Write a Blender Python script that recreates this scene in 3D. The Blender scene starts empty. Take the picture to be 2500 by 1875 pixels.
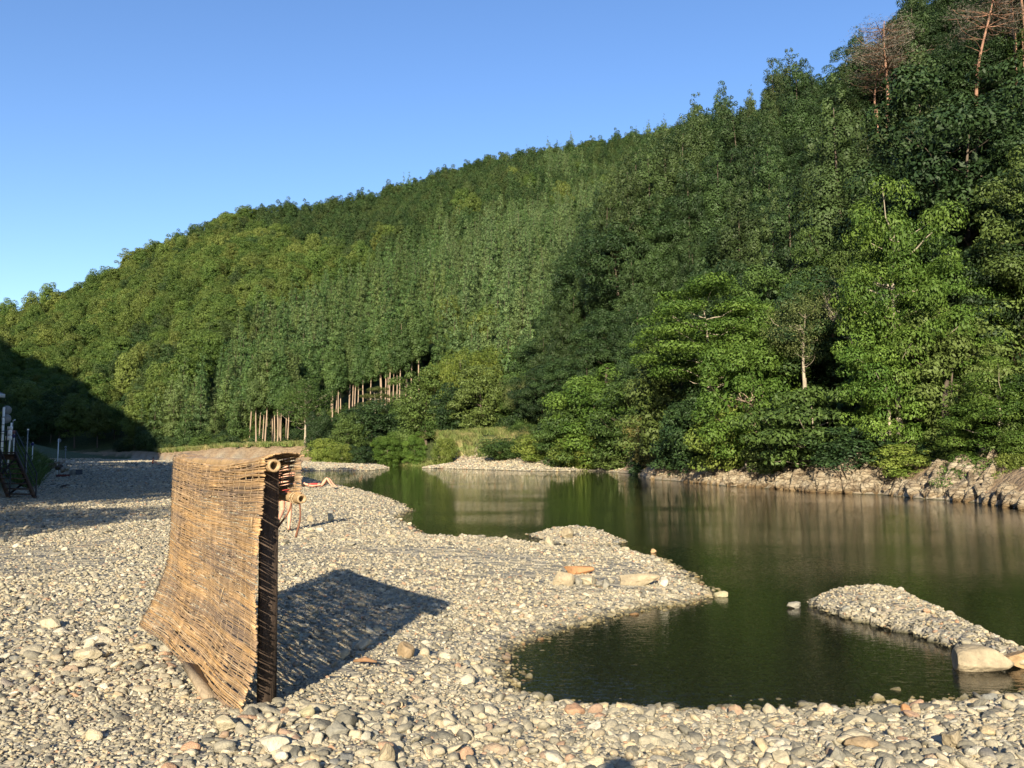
import bpy, math, random
import numpy as np
from mathutils import Vector, Matrix

# ------------------------------------------------------------------ basics
sc = bpy.context.scene
ROOT = sc.collection
R = math.radians
F, CX, CY, VH, CZ = 2050.0, 1250.0, 937.5, 1110.0, 1.6
PITCH = math.atan((VH - CY) / F)
cp, sp_ = math.cos(PITCH), math.sin(PITCH)
WL = -0.25
SUN_AZ, SUN_EL = R(9.5), R(21.5)          # light travels towards +y, a little +x
rng = np.random.default_rng(7)
random.seed(7)


def ray(u, v):
    X, Y = (u - CX) / F, (CY - v) / F
    return X, cp - Y * sp_, sp_ + Y * cp


def gnd(u, v, z=0.0):
    x, y, dz = ray(u, v)
    t = (z - CZ) / dz
    return x * t, y * t


def atd(u, v, d):
    x, y, dz = ray(u, v)
    t = d / y
    return Vector((x * t, d, CZ + dz * t))


def proj(x, y, z):
    x, y, z = np.asarray(x, float), np.asarray(y, float), np.asarray(z, float) - CZ
    fw = y * cp + z * sp_
    up = z * cp - y * sp_
    fw = np.where(fw < 0.05, 0.05, fw)
    return CX + F * x / fw, CY - F * up / fw


def tag(o, label=None, cat=None, group=None, kind=None):
    for k, v in (('label', label), ('category', cat), ('group', group), ('kind', kind)):
        if v:
            o[k] = v
    return o


def link(o, parent=None):
    ROOT.objects.link(o)
    if parent is not None:
        o.parent = parent
    return o


def empty(name, loc, rz=0.0, label=None, cat=None, group=None):
    o = bpy.data.objects.new(name, None)
    o.empty_display_size = 0.2
    link(o)
    o.location = loc
    o.rotation_euler = (0, 0, rz)
    return tag(o, label, cat, group)


def mesh_np(name, V, Fs, mats=(), smooth=False, attrs=None, matidx=None):
    me = bpy.data.meshes.new(name)
    V = np.asarray(V, np.float32).reshape(-1, 3)
    if isinstance(Fs, np.ndarray):
        Fs = [Fs]
    Fs = [np.asarray(f, np.int32) for f in Fs if len(f)]
    me.vertices.add(len(V))
    me.vertices.foreach_set('co', V.ravel())
    nl = sum(f.size for f in Fs)
    npol = sum(len(f) for f in Fs)
    me.loops.add(nl)
    me.polygons.add(npol)
    me.loops.foreach_set('vertex_index', np.concatenate([f.ravel() for f in Fs]))
    starts, off = [], 0
    for f in Fs:
        starts.append(off + np.arange(len(f)) * f.shape[1])
        off += f.size
    me.polygons.foreach_set('loop_start', np.concatenate(starts).astype(np.int32))
    if smooth:
        me.polygons.foreach_set('use_smooth', np.ones(npol, bool))
    if matidx is not None:
        me.polygons.foreach_set('material_index', np.asarray(matidx, np.int32))
    for m in mats if isinstance(mats, (list, tuple)) else [mats]:
        me.materials.append(m)
    for k, a in (attrs or {}).items():
        dom = 'FACE' if len(a) == npol else 'POINT'
        at = me.attributes.new(k, 'FLOAT', dom)
        at.data.foreach_set('value', np.asarray(a, np.float32))
    me.update(calc_edges=True)
    return me


def obj(name, me, parent=None, loc=None, **kw):
    o = bpy.data.objects.new(name, me)
    link(o, parent)
    if loc is not None:
        o.location = loc
    return tag(o, **kw)


class MB:
    """collects shapes into one mesh"""
    def __init__(s):
        s.V, s.Q, s.T, s.n = [], [], [], 0

    def add(s, V, Q=None, T=None):
        V = np.asarray(V, float).reshape(-1, 3)
        s.V.append(V)
        if Q is not None and len(Q):
            s.Q.append(np.asarray(Q) + s.n)
        if T is not None and len(T):
            s.T.append(np.asarray(T) + s.n)
        s.n += len(V)
        return s

    def box(s, c, size, rot=None):
        hx, hy, hz = [k / 2 for k in size]
        V = np.array([(x, y, z) for z in (-hz, hz) for y in (-hy, hy) for x in (-hx, hx)])
        if rot is not None:
            V = V @ np.array(rot.to_matrix() if hasattr(rot, 'to_matrix') else rot).T
        return s.add(V + np.array(c), [(0, 2, 3, 1), (4, 5, 7, 6), (0, 1, 5, 4), (2, 6, 7, 3), (0, 4, 6, 2), (1, 3, 7, 5)])

    def beam(s, a, b, w, h, up=(0, 0, 1)):
        a, b = Vector(a), Vector(b)
        d = (b - a)
        L = d.length
        d.normalize()
        upv = Vector(up)
        if abs(d.dot(upv)) > 0.98:
            upv = Vector((0, 1, 0))
        sd = d.cross(upv).normalized()
        u2 = sd.cross(d)
        M = np.array([sd, d, u2]).T
        return s.box((a + b) / 2, (w, L, h), M)

    def tube(s, P, r, k=6, cap=True, twist=0.0):
        P = np.asarray(P, float)
        n = len(P)
        r = np.broadcast_to(np.asarray(r, float), (n,))
        T = np.gradient(P, axis=0)
        T /= np.linalg.norm(T, axis=1, keepdims=True) + 1e-9
        ref = np.array([0, 0, 1.0]) if abs(T[:, 2]).mean() < 0.8 else np.array([1.0, 0, 0])
        A = np.cross(T, ref)
        A /= np.linalg.norm(A, axis=1, keepdims=True) + 1e-9
        B = np.cross(T, A)
        an = np.arange(k) / k * 2 * np.pi + twist
        V = P[:, None] + r[:, None, None] * (np.cos(an)[None, :, None] * A[:, None] + np.sin(an)[None, :, None] * B[:, None])
        V = V.reshape(-1, 3)
        i = np.arange(n - 1)[:, None] * k
        j = np.arange(k)[None]
        j2 = (j + 1) % k
        Q = np.stack([i + j, i + j2, i + k + j2, i + k + j], -1).reshape(-1, 4)
        Tn = None
        if cap:
            V = np.vstack([V, P[0], P[-1]])
            c0, c1 = n * k, n * k + 1
            jj = np.arange(k)
            Tn = np.vstack([np.stack([np.full(k, c0), (jj + 1) % k, jj], 1),
                            np.stack([np.full(k, c1), (n - 1) * k + jj, (n - 1) * k + (jj + 1) % k], 1)])
        return s.add(V, Q, Tn)

    def mesh(s, name, mats=(), smooth=False, attrs=None):
        Fs = []
        if s.Q:
            Fs.append(np.vstack(s.Q))
        if s.T:
            Fs.append(np.vstack(s.T))
        return mesh_np(name, np.vstack(s.V), Fs, mats, smooth, attrs)

    def build(s, name, mat, parent=None, smooth=False, loc=None, **kw):
        return obj(name, s.mesh(name, mat, smooth), parent, loc, **kw)


def hash01(ix, iy, seed):
    h = (ix.astype(np.int64) * 374761393 + iy.astype(np.int64) * 668265263 + seed * 2147483647) & 0x7fffffff
    h = ((h ^ (h >> 13)) * 1274126177) & 0x7fffffff
    h = (h ^ (h >> 16)) & 0x7fffffff
    return (h % 100003) / 100003.0


def vnoise(x, y, seed=0):
    ix, iy = np.floor(x), np.floor(y)
    fx, fy = x - ix, y - iy
    fx, fy = fx * fx * (3 - 2 * fx), fy * fy * (3 - 2 * fy)
    a, b = hash01(ix, iy, seed), hash01(ix + 1, iy, seed)
    c, d = hash01(ix, iy + 1, seed), hash01(ix + 1, iy + 1, seed)
    return (a * (1 - fx) + b * fx) * (1 - fy) + (c * (1 - fx) + d * fx) * fy - 0.5


def fbm(x, y, seed=0, o=4):
    s, a = 0, 1.0
    for k in range(o):
        s = s + a * vnoise(x * 2 ** k + 17.3 * k, y * 2 ** k - 9.1 * k, seed + k)
        a *= 0.5
    return s


def sstep(a, b, x):
    t = np.clip((x - a) / (b - a), 0, 1)
    return t * t * (3 - 2 * t)


# ------------------------------------------------------------------ materials
def newmat(name):
    m = bpy.data.materials.new(name)
    m.use_nodes = True
    nt = m.node_tree
    for n in list(nt.nodes):
        if n.type != 'OUTPUT_MATERIAL':
            nt.nodes.remove(n)
    return m, nt, nt.nodes['Material Output']


def N(nt, t, **kw):
    n = nt.nodes.new(t)
    for k, v in kw.items():
        if k == 'inp':
            for a, b in v.items():
                n.inputs[a].default_value = b
        else:
            setattr(n, k, v)
    return n


def L(nt, a, b):
    nt.links.new(a, b)


def ramp(nt, fac, stops, interp='LINEAR'):
    n = N(nt, 'ShaderNodeValToRGB')
    cr = n.color_ramp
    cr.interpolation = interp
    while len(cr.elements) < len(stops):
        cr.elements.new(0.5)
    for e, (p, c) in zip(cr.elements, stops):
        e.position = p
        e.color = (*c, 1)
    if fac is not None:
        L(nt, fac, n.inputs[0])
    return n


def math_n(nt, op, a, b=None):
    n = N(nt, 'ShaderNodeMath', operation=op)
    for i, v in enumerate((a, b)):
        if v is None:
            continue
        if isinstance(v, (int, float)):
            n.inputs[i].default_value = v
        else:
            L(nt, v, n.inputs[i])
    return n.outputs[0]


def mixc(nt, fac, a, b, mode='MIX'):
    n = N(nt, 'ShaderNodeMix', data_type='RGBA', blend_type=mode)
    for i, v in ((0, fac), (6, a), (7, b)):
        if isinstance(v, (int, float)):
            n.inputs[i].default_value = v
        elif isinstance(v, tuple):
            n.inputs[i].default_value = (*v, 1)
        else:
            L(nt, v, n.inputs[i])
    return n.outputs[2]


def simple(name, col, rough=0.8, var=0.25, scale=6.0, bump=0.0, bscale=None, stretch=None, spec=0.3):
    m, nt, out = newmat(name)
    b = N(nt, 'ShaderNodeBsdfPrincipled', inp={'Roughness': rough, 'Specular IOR Level': spec})
    tc = N(nt, 'ShaderNodeTexCoord')
    src = tc.outputs['Object']
    if stretch:
        mp = N(nt, 'ShaderNodeMapping')
        mp.inputs['Scale'].default_value = stretch
        L(nt, src, mp.inputs[0])
        src = mp.outputs[0]
    ns = N(nt, 'ShaderNodeTexNoise', inp={'Scale': scale, 'Detail': 6.0, 'Roughness': 0.65})
    L(nt, src, ns.inputs['Vector'])
    c = np.array(col)
    r = ramp(nt, ns.outputs[0], [(0.3, tuple(c * (1 - var))), (0.7, tuple(np.minimum(c * (1 + var), 1)))])
    L(nt, r.outputs[0], b.inputs['Base Color'])
    if bump:
        n2 = N(nt, 'ShaderNodeTexNoise', inp={'Scale': bscale or scale * 3, 'Detail': 5.0})
        L(nt, src, n2.inputs['Vector'])
        bp = N(nt, 'ShaderNodeBump', inp={'Strength': bump, 'Distance': 0.02})
        L(nt, n2.outputs[0], bp.inputs['Height'])
        L(nt, bp.outputs[0], b.inputs['Normal'])
    L(nt, b.outputs[0], out.inputs[0])
    return m


def leafmat(name, ca, cb, cc=None, trans=0.22, rough=0.6):
    """leaf colour: ca..cb along the per-leaf tint, shifted to cc on some trees"""
    m, nt, out = newmat(name)
    at = N(nt, 'ShaderNodeAttribute', attribute_name='tint')
    oi = N(nt, 'ShaderNodeObjectInfo')
    r = ramp(nt, at.outputs['Fac'], [(0.0, ca), (1.0, cb)])
    col = r.outputs[0]
    if cc:
        f = N(nt, 'ShaderNodeMapRange', inp={1: 0.35, 2: 1.0, 3: 0.0, 4: 0.8})
        L(nt, oi.outputs['Random'], f.inputs[0])
        col = mixc(nt, f.outputs[0], col, cc)
    hs = N(nt, 'ShaderNodeHueSaturation')
    v = N(nt, 'ShaderNodeMapRange', inp={1: 0.0, 2: 1.0, 3: 0.78, 4: 1.22})
    w = N(nt, 'ShaderNodeMath', operation='FRACT')
    L(nt, math_n(nt, 'MULTIPLY', oi.outputs['Random'], 7.31), w.inputs[0])
    L(nt, w.outputs[0], v.inputs[0])
    L(nt, v.outputs[0], hs.inputs['Value'])
    L(nt, col, hs.inputs['Color'])
    b = N(nt, 'ShaderNodeBsdfPrincipled', inp={'Roughness': rough, 'Specular IOR Level': 0.25})
    L(nt, hs.outputs[0], b.inputs['Base Color'])
    tr = N(nt, 'ShaderNodeBsdfTranslucent')
    tcol = mixc(nt, 1.0, hs.outputs[0], (1.0, 1.15, 0.55), 'MULTIPLY')
    L(nt, tcol, tr.inputs[0])
    mx = N(nt, 'ShaderNodeMixShader', inp={0: trans})
    L(nt, b.outputs[0], mx.inputs[1])
    L(nt, tr.outputs[0], mx.inputs[2])
    L(nt, mx.outputs[0], out.inputs[0])
    return m


STONE_RAMP = [(0.0, (0.12, 0.12, 0.105)), (0.10, (0.20, 0.19, 0.155)), (0.22, (0.34, 0.315, 0.24)), (0.36, (0.27, 0.255, 0.205)),
              (0.48, (0.44, 0.395, 0.29)), (0.62, (0.38, 0.345, 0.255)), (0.70, (0.52, 0.48, 0.38)), (0.80, (0.46, 0.38, 0.24)),
              (0.86, (0.33, 0.29, 0.22)), (0.895, (0.40, 0.25, 0.16)), (0.92, (0.19, 0.20, 0.19)), (0.96, (0.61, 0.57, 0.46)), (1.0, (0.33, 0.31, 0.25))]


def stonemat(name, gain=1.0, wet=False):
    m, nt, out = newmat(name)
    oi = N(nt, 'ShaderNodeObjectInfo')
    r = ramp(nt, oi.outputs['Random'], STONE_RAMP)
    tc = N(nt, 'ShaderNodeTexCoord')
    ns = N(nt, 'ShaderNodeTexNoise', inp={'Scale': 3.0, 'Detail': 6.0, 'Roughness': 0.7})
    L(nt, tc.outputs['Object'], ns.inputs['Vector'])
    r2 = ramp(nt, ns.outputs[0], [(0.3, (0.60 * gain,) * 3), (0.7, (1.12 * gain, 1.09 * gain, 1.0 * gain))])
    c = mixc(nt, 1.0, r.outputs[0], r2.outputs[0], 'MULTIPLY')
    # stones at and under the waterline are wet and algae covered
    geo = N(nt, 'ShaderNodeNewGeometry')
    sx = N(nt, 'ShaderNodeSeparateXYZ')
    L(nt, geo.outputs['Position'], sx.inputs[0])
    wetf = N(nt, 'ShaderNodeMapRange', inp={1: WL + 0.065, 2: WL + 0.01, 3: 0.0, 4: 1.0})
    L(nt, sx.outputs[2], wetf.inputs[0])
    c = mixc(nt, wetf.outputs[0], c, mixc(nt, 1.0, c, (0.42, 0.40, 0.28), 'MULTIPLY'))
    b = N(nt, 'ShaderNodeBsdfPrincipled', inp={'Roughness': 0.78, 'Specular IOR Level': 0.3})
    L(nt, c, b.inputs['Base Color'])
    n2 = N(nt, 'ShaderNodeTexNoise', inp={'Scale': 9.0, 'Detail': 4.0})
    L(nt, tc.outputs['Object'], n2.inputs['Vector'])
    bp = N(nt, 'ShaderNodeBump', inp={'Strength': 0.35, 'Distance': 0.05})
    L(nt, n2.outputs[0], bp.inputs['Height'])
    L(nt, bp.outputs[0], b.inputs['Normal'])
    L(nt, b.outputs[0], out.inputs[0])
    return m


M_STONE = stonemat('river_stone')
M_BARK = simple('bark', (0.10, 0.08, 0.06), 0.9, 0.4, 5, 0.5, 20, (1, 1, 0.3))
M_PALEBARK = simple('pale_bark', (0.32, 0.28, 0.21), 0.9, 0.3, 5, 0.3, 20, (1, 1, 0.3))
M_CEDARBARK = simple('cedar_bark', (0.31, 0.235, 0.17), 0.9, 0.3, 3, 0.4, 20, (1, 1, 0.1))
M_REDBARK = simple('pine_bark', (0.27, 0.155, 0.105), 0.9, 0.45, 1.6, 0.5, 9, (1, 1, 0.5))
M_ROCK = None


def groundmat():
    m, nt, out = newmat('ground_surface')
    geo = N(nt, 'ShaderNodeNewGeometry')
    pos = geo.outputs['Position']

    def vor(scale):
        v = N(nt, 'ShaderNodeTexVoronoi', inp={'Scale': scale, 'Randomness': 1.0})
        L(nt, pos, v.inputs['Vector'])
        return v
    v1, v2, v3 = vor(38.0), vor(14.0), vor(3.6)
    sx = N(nt, 'ShaderNodeSeparateColor')
    def stonecol(v):
        s = N(nt, 'ShaderNodeSeparateColor')
        L(nt, v.outputs['Color'], s.inputs[0])
        return ramp(nt, s.outputs[0], STONE_RAMP).outputs[0]
    c1, c2, c3 = stonecol(v1), stonecol(v2), stonecol(v3)
    # far from the eye only the bigger stones read; all three sizes lie on the bar
    c = mixc(nt, 0.35, mixc(nt, 0.45, c1, c2), c3)
    nz = N(nt, 'ShaderNodeTexNoise', inp={'Scale': 0.5, 'Detail': 5.0, 'Roughness': 0.6})
    L(nt, pos, nz.inputs['Vector'])
    big = ramp(nt, nz.outputs[0], [(0.35, (0.82, 0.80, 0.76)), (0.65, (1.12, 1.10, 1.02))])
    c = mixc(nt, 1.0, c, big.outputs[0], 'MULTIPLY')
    ng = N(nt, 'ShaderNodeTexNoise', inp={'Scale': 0.9, 'Detail': 4.0, 'Roughness': 0.6})
    L(nt, pos, ng.inputs['Vector'])
    sand = ramp(nt, ng.outputs[0], [(0.42, (0, 0, 0)), (0.56, (0.8, 0.8, 0.8))])
    c = mixc(nt, sand.outputs[0], c, (0.25, 0.235, 0.19))
    # zones are stored on the mesh
    soil = N(nt, 'ShaderNodeAttribute', attribute_name='soil')
    veg = N(nt, 'ShaderNodeAttribute', attribute_name='veg')
    nb = N(nt, 'ShaderNodeTexNoise', inp={'Scale': 1.3, 'Detail': 8.0, 'Roughness': 0.7})
    L(nt, pos, nb.inputs['Vector'])
    sc_ = ramp(nt, nb.outputs[0], [(0.3, (0.17, 0.12, 0.075)), (0.7, (0.36, 0.27, 0.17))])
    vc_ = ramp(nt, nb.outputs[0], [(0.3, (0.022, 0.035, 0.012)), (0.7, (0.07, 0.09, 0.03))])
    c = mixc(nt, soil.outputs['Fac'], c, sc_.outputs[0])
    c = mixc(nt, veg.outputs['Fac'], c, vc_.outputs[0])
    # river bed: algae-darkened
    sz = N(nt, 'ShaderNodeSeparateXYZ')
    L(nt, pos, sz.inputs[0])
    wet = N(nt, 'ShaderNodeMapRange', inp={1: WL + 0.06, 2: WL + 0.0, 3: 0.0, 4: 1.0})
    L(nt, sz.outputs[2], wet.inputs[0])
    c = mixc(nt, wet.outputs[0], c, mixc(nt, 1.0, c, (0.15, 0.155, 0.10), 'MULTIPLY'))
    b = N(nt, 'ShaderNodeBsdfPrincipled', inp={'Roughness': 0.85, 'Specular IOR Level': 0.2})
    L(nt, c, b.inputs['Base Color'])
    h = math_n(nt, 'ADD', math_n(nt, 'MULTIPLY', v1.outputs['Distance'], -0.012), math_n(nt, 'MULTIPLY', v2.outputs['Distance'], -0.03))
    h = math_n(nt, 'ADD', h, math_n(nt, 'MULTIPLY', v3.outputs['Distance'], -0.10))
    bp = N(nt, 'ShaderNodeBump', inp={'Strength': 0.9, 'Distance': 1.0})
    L(nt, h, bp.inputs['Height'])
    L(nt, bp.outputs[0], b.inputs['Normal'])
    L(nt, b.outputs[0], out.inputs[0])
    return m


def watermat():
    m, nt, out = newmat('river_water')
    geo = N(nt, 'ShaderNodeNewGeometry')
    mp = N(nt, 'ShaderNodeMapping')
    mp.inputs['Scale'].default_value = (0.8, 1.5, 1)
    mp.inputs['Rotation'].default_value = (0, 0, R(-14))
    L(nt, geo.outputs['Position'], mp.inputs[0])
    n1 = N(nt, 'ShaderNodeTexNoise', inp={'Scale': 11.0, 'Detail': 3.0, 'Roughness': 0.6})
    n2 = N(nt, 'ShaderNodeTexNoise', inp={'Scale': 1.1, 'Detail': 2.0})
    n3 = N(nt, 'ShaderNodeTexNoise', inp={'Scale': 0.12, 'Detail': 2.0})
    for n in (n1, n2, n3):
        L(nt, mp.outputs[0], n.inputs['Vector'])
    patch = N(nt, 'ShaderNodeMapRange', inp={1: 0.4, 2: 0.62, 3: 0.5, 4: 1.3})
    L(nt, n3.outputs[0], patch.inputs[0])
    h = math_n(nt, 'ADD', math_n(nt, 'MULTIPLY', math_n(nt, 'MULTIPLY', n1.outputs[0], 0.0052), patch.outputs[0]), math_n(nt, 'MULTIPLY', n2.outputs[0], 0.0016))
    bp = N(nt, 'ShaderNodeBump', inp={'Strength': 1.0, 'Distance': 1.0})
    L(nt, h, bp.inputs['Height'])
    fr = N(nt, 'ShaderNodeFresnel', inp={'IOR': 1.33})
    L(nt, bp.outputs[0], fr.inputs['Normal'])
    gl = N(nt, 'ShaderNodeBsdfGlossy', inp={'Roughness': 0.02, 'Color': (0.93, 0.93, 0.92, 1)})
    L(nt, bp.outputs[0], gl.inputs['Normal'])
    tr = N(nt, 'ShaderNodeBsdfTransparent', inp={'Color': (0.66, 0.64, 0.50, 1)})
    di = N(nt, 'ShaderNodeBsdfDiffuse', inp={'Color': (0.008, 0.008, 0.005, 1)})
    ad = N(nt, 'ShaderNodeAddShader')
    L(nt, tr.outputs[0], ad.inputs[0])
    L(nt, di.outputs[0], ad.inputs[1])
    mx = N(nt, 'ShaderNodeMixShader')
    L(nt, fr.outputs[0], mx.inputs[0])
    L(nt, ad.outputs[0], mx.inputs[1])
    L(nt, gl.outputs[0], mx.inputs[2])
    L(nt, mx.outputs[0], out.inputs[0])
    return m


# ------------------------------------------------------------------ shoreline
shore_px = [(690, 1154), (720, 1161), (765, 1172), (800, 1182), (850, 1190), (920, 1208), (985, 1232), (1000, 1246), (975, 1262), (1000, 1285),
            (1040, 1308), (1100, 1316), (1200, 1322), (1300, 1328), (1390, 1342), (1530, 1343), (1600, 1357), (1650, 1380), (1690, 1405),
            (1725, 1437), (1748, 1458), (1690, 1478), (1600, 1487), (1500, 1507), (1420, 1532), (1330, 1558), (1270, 1585), (1247, 1615),
            (1250, 1655), (1290, 1693), (1350, 1717), (1500, 1727), (1700, 1737), (1900, 1737), (2050, 1732), (2200, 1720), (2350, 1707),
            (2500, 1697), (2700, 1685), (3300, 1650)]
bank_px = [(2500, 1243), (2380, 1226), (2250, 1217), (2150, 1207), (2000, 1203), (1850, 1190), (1760, 1185), (1650, 1174), (1590, 1170),
           (1560, 1158), (1500, 1153), (1430, 1149), (1390, 1151), (1280, 1150), (1150, 1146), (1030, 1143), (1070, 1136), (960, 1132),
           (870, 1130.5), (850, 1132.5), (935, 1137.5), (950, 1144), (900, 1149), (800, 1149.5), (720, 1150)]
water_poly = [gnd(u, v, WL) for u, v in shore_px] + [(13, 5), (22, -8), (32, -30), (45, -60), (75, -60), (58, -38), (40, -15), (29, 3), (22, 17)] + \
             [gnd(u, v, WL) for u, v in bank_px]
islet_a = [gnd(u, v, WL) for u, v in [(1290, 1310), (1340, 1295), (1400, 1288), (1440, 1290), (1480, 1305), (1530, 1325), (1500, 1335), (1420, 1338), (1350, 1330)]]
islet_b = [gnd(u, v, WL) for u, v in [(1970, 1478), (2020, 1458), (2150, 1450), (2200, 1458), (2270, 1486), (2330, 1515), (2400, 1548), (2470, 1582), (2520, 1605),
                                       (2560, 1645), (2480, 1632), (2400, 1606), (2330, 1592), (2250, 1563), (2170, 1541), (2090, 1520), (2020, 1500)]]


def sdist(px, py, poly):
    """signed distance, positive inside"""
    P = np.array(poly)
    Q = np.roll(P, -1, 0)
    d2 = np.full(px.shape, 1e12)
    ins = np.zeros(px.shape, bool)
    for (ax, ay), (bx, by) in zip(P, Q):
        ex, ey = bx - ax, by - ay
        t = np.clip(((px - ax) * ex + (py - ay) * ey) / (ex * ex + ey * ey + 1e-12), 0, 1)
        d2 = np.minimum(d2, (px - ax - t * ex) ** 2 + (py - ay - t * ey) ** 2)
        c = ((ay > py) != (by > py)) & (px < (bx - ax) * (py - ay) / (by - ay + 1e-12) + ax)
        ins ^= c
    d = np.sqrt(d2)
    return np.where(ins, d, -d)


def polyline_side(px, py, pts):
    """distance to an open polyline, positive on its left"""
    P = np.array(pts)
    best = np.full(px.shape, 1e12)
    sg = np.ones(px.shape)
    for (ax, ay), (bx, by) in zip(P[:-1], P[1:]):
        ex, ey = bx - ax, by - ay
        t = np.clip(((px - ax) * ex + (py - ay) * ey) / (ex * ex + ey * ey), 0, 1)
        d2 = (px - ax - t * ex) ** 2 + (py - ay - t * ey) ** 2
        cr = ex * (py - ay) - ey * (px - ax)
        m = d2 < best
        best = np.where(m, d2, best)
        sg = np.where(m, np.sign(cr), sg)
    return np.sqrt(best) * sg


# skyline of the far mountain (photo pixels) -> ridge
SKY = np.array([(-900, 900), (-400, 820), (0, 745), (100, 722), (200, 690), (270, 650), (330, 605), (400, 580), (450, 562), (520, 525), (620, 500), (700, 493),
                (780, 488), (840, 468), (900, 458), (1000, 424), (1050, 405), (1200, 370), (1300, 355), (1430, 335), (1500, 322), (1600, 302),
                (1700, 280), (1800, 258), (1900, 238), (2100, 200), (2500, 150), (3200, 150)], float)
TOE = [(-14, -60), (-16, -10), (-18.2, 10), (-19.2, 22), (-19.2, 31), (-20.2, 36), (-25.2, 45), (-33.4, 60), (-57, 105), (-95, 160), (-140, 220)]
RD = np.array([(-900, 420), (0, 470), (400, 510), (1000, 590), (1500, 640), (2500, 650)], float)
BD = np.array([(-900, 200), (0, 235), (300, 225), (450, 200), (700, 185), (900, 176), (1100, 150), (1300, 130), (1500, 150), (2500, 160)], float)


def hill_far(x, y):
    yy = np.maximum(y, 1.0)
    u = CX + F * x / yy
    rd = np.interp(u, RD[:, 0], RD[:, 1])
    bd = np.interp(u, BD[:, 0], BD[:, 1])
    vs = np.interp(u, SKY[:, 0], SKY[:, 1])
    Y = (CY - vs) / F
    zr = CZ + rd * (sp_ + Y * cp) / (cp - Y * sp_) - 15.0 - 3.0 * sstep(600, 1000, u)
    s = (yy - bd) / (rd - bd)
    prof = np.where(s < 1, np.clip(s, 0, 1) ** 1.04, 1.0 - 0.7 * (s - 1))
    n = fbm(x / 90.0, y / 90.0, 3, 3) * 9 * np.clip(s * 3, 0, 1) * np.clip((1 - s) * 4, 0, 1)
    z = 2.6 + (zr - 2.6) * prof + n
    return np.where((y > 20) & (s > 0), np.maximum(z, -3), -3), s


EDU, EDV = [300, 450, 700, 850, 1000, 1100, 1200, 1300, 1420], [10, 22, 20, 20, 26, 28, 27, 18, 4]
BDX, BDY = -0.245, 0.9695   # along the right bank, going away


def hill_near(x, y):
    wob = 2.2 * np.sin(y / 9.0) + 1.2 * np.sin(y / 4.1 + 1)
    s = (x - 18.0) * 0.9695 + (y - 28.7) * 0.245 + wob * 0.35
    q = (x - 18.0) * BDX + (y - 28.7) * BDY
    dwn = -sdist(x, y, water_poly)
    s = np.where(s > 0, np.minimum(s, np.maximum(dwn + 0.2, 0)), s)
    s = s - 6.0 * sstep(86, 95, y) * (1 - sstep(10, 14, x))
    z = np.where(s < 3.0, 0.9 * sstep(0, 2.0, s) + 0.15 * s, 1.35 + 0.87 * (s - 3.0))
    z = z + np.clip(s / 20, 0, 1) * fbm(x / 25, y / 25, 11, 3) * 6
    un = CX + F * x / np.maximum(y, 1.0)
    z = z * np.interp(un, [1250, 1400, 1500, 1700, 1800, 1900, 2050], [1.15, 1.25, 1.24, 1.16, 1.05, 1.0, 1.0])
    lim = np.minimum(1.1 * (190 - q), np.where(y > 80, 2.1 * np.maximum(x, 0) + 0.5, 999))
    z = np.where(s > 0, np.minimum(z, lim), -3)
    return np.where((s > 0) & (q > -160), np.maximum(np.minimum(z, 190), -3), -3), s, q


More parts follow.
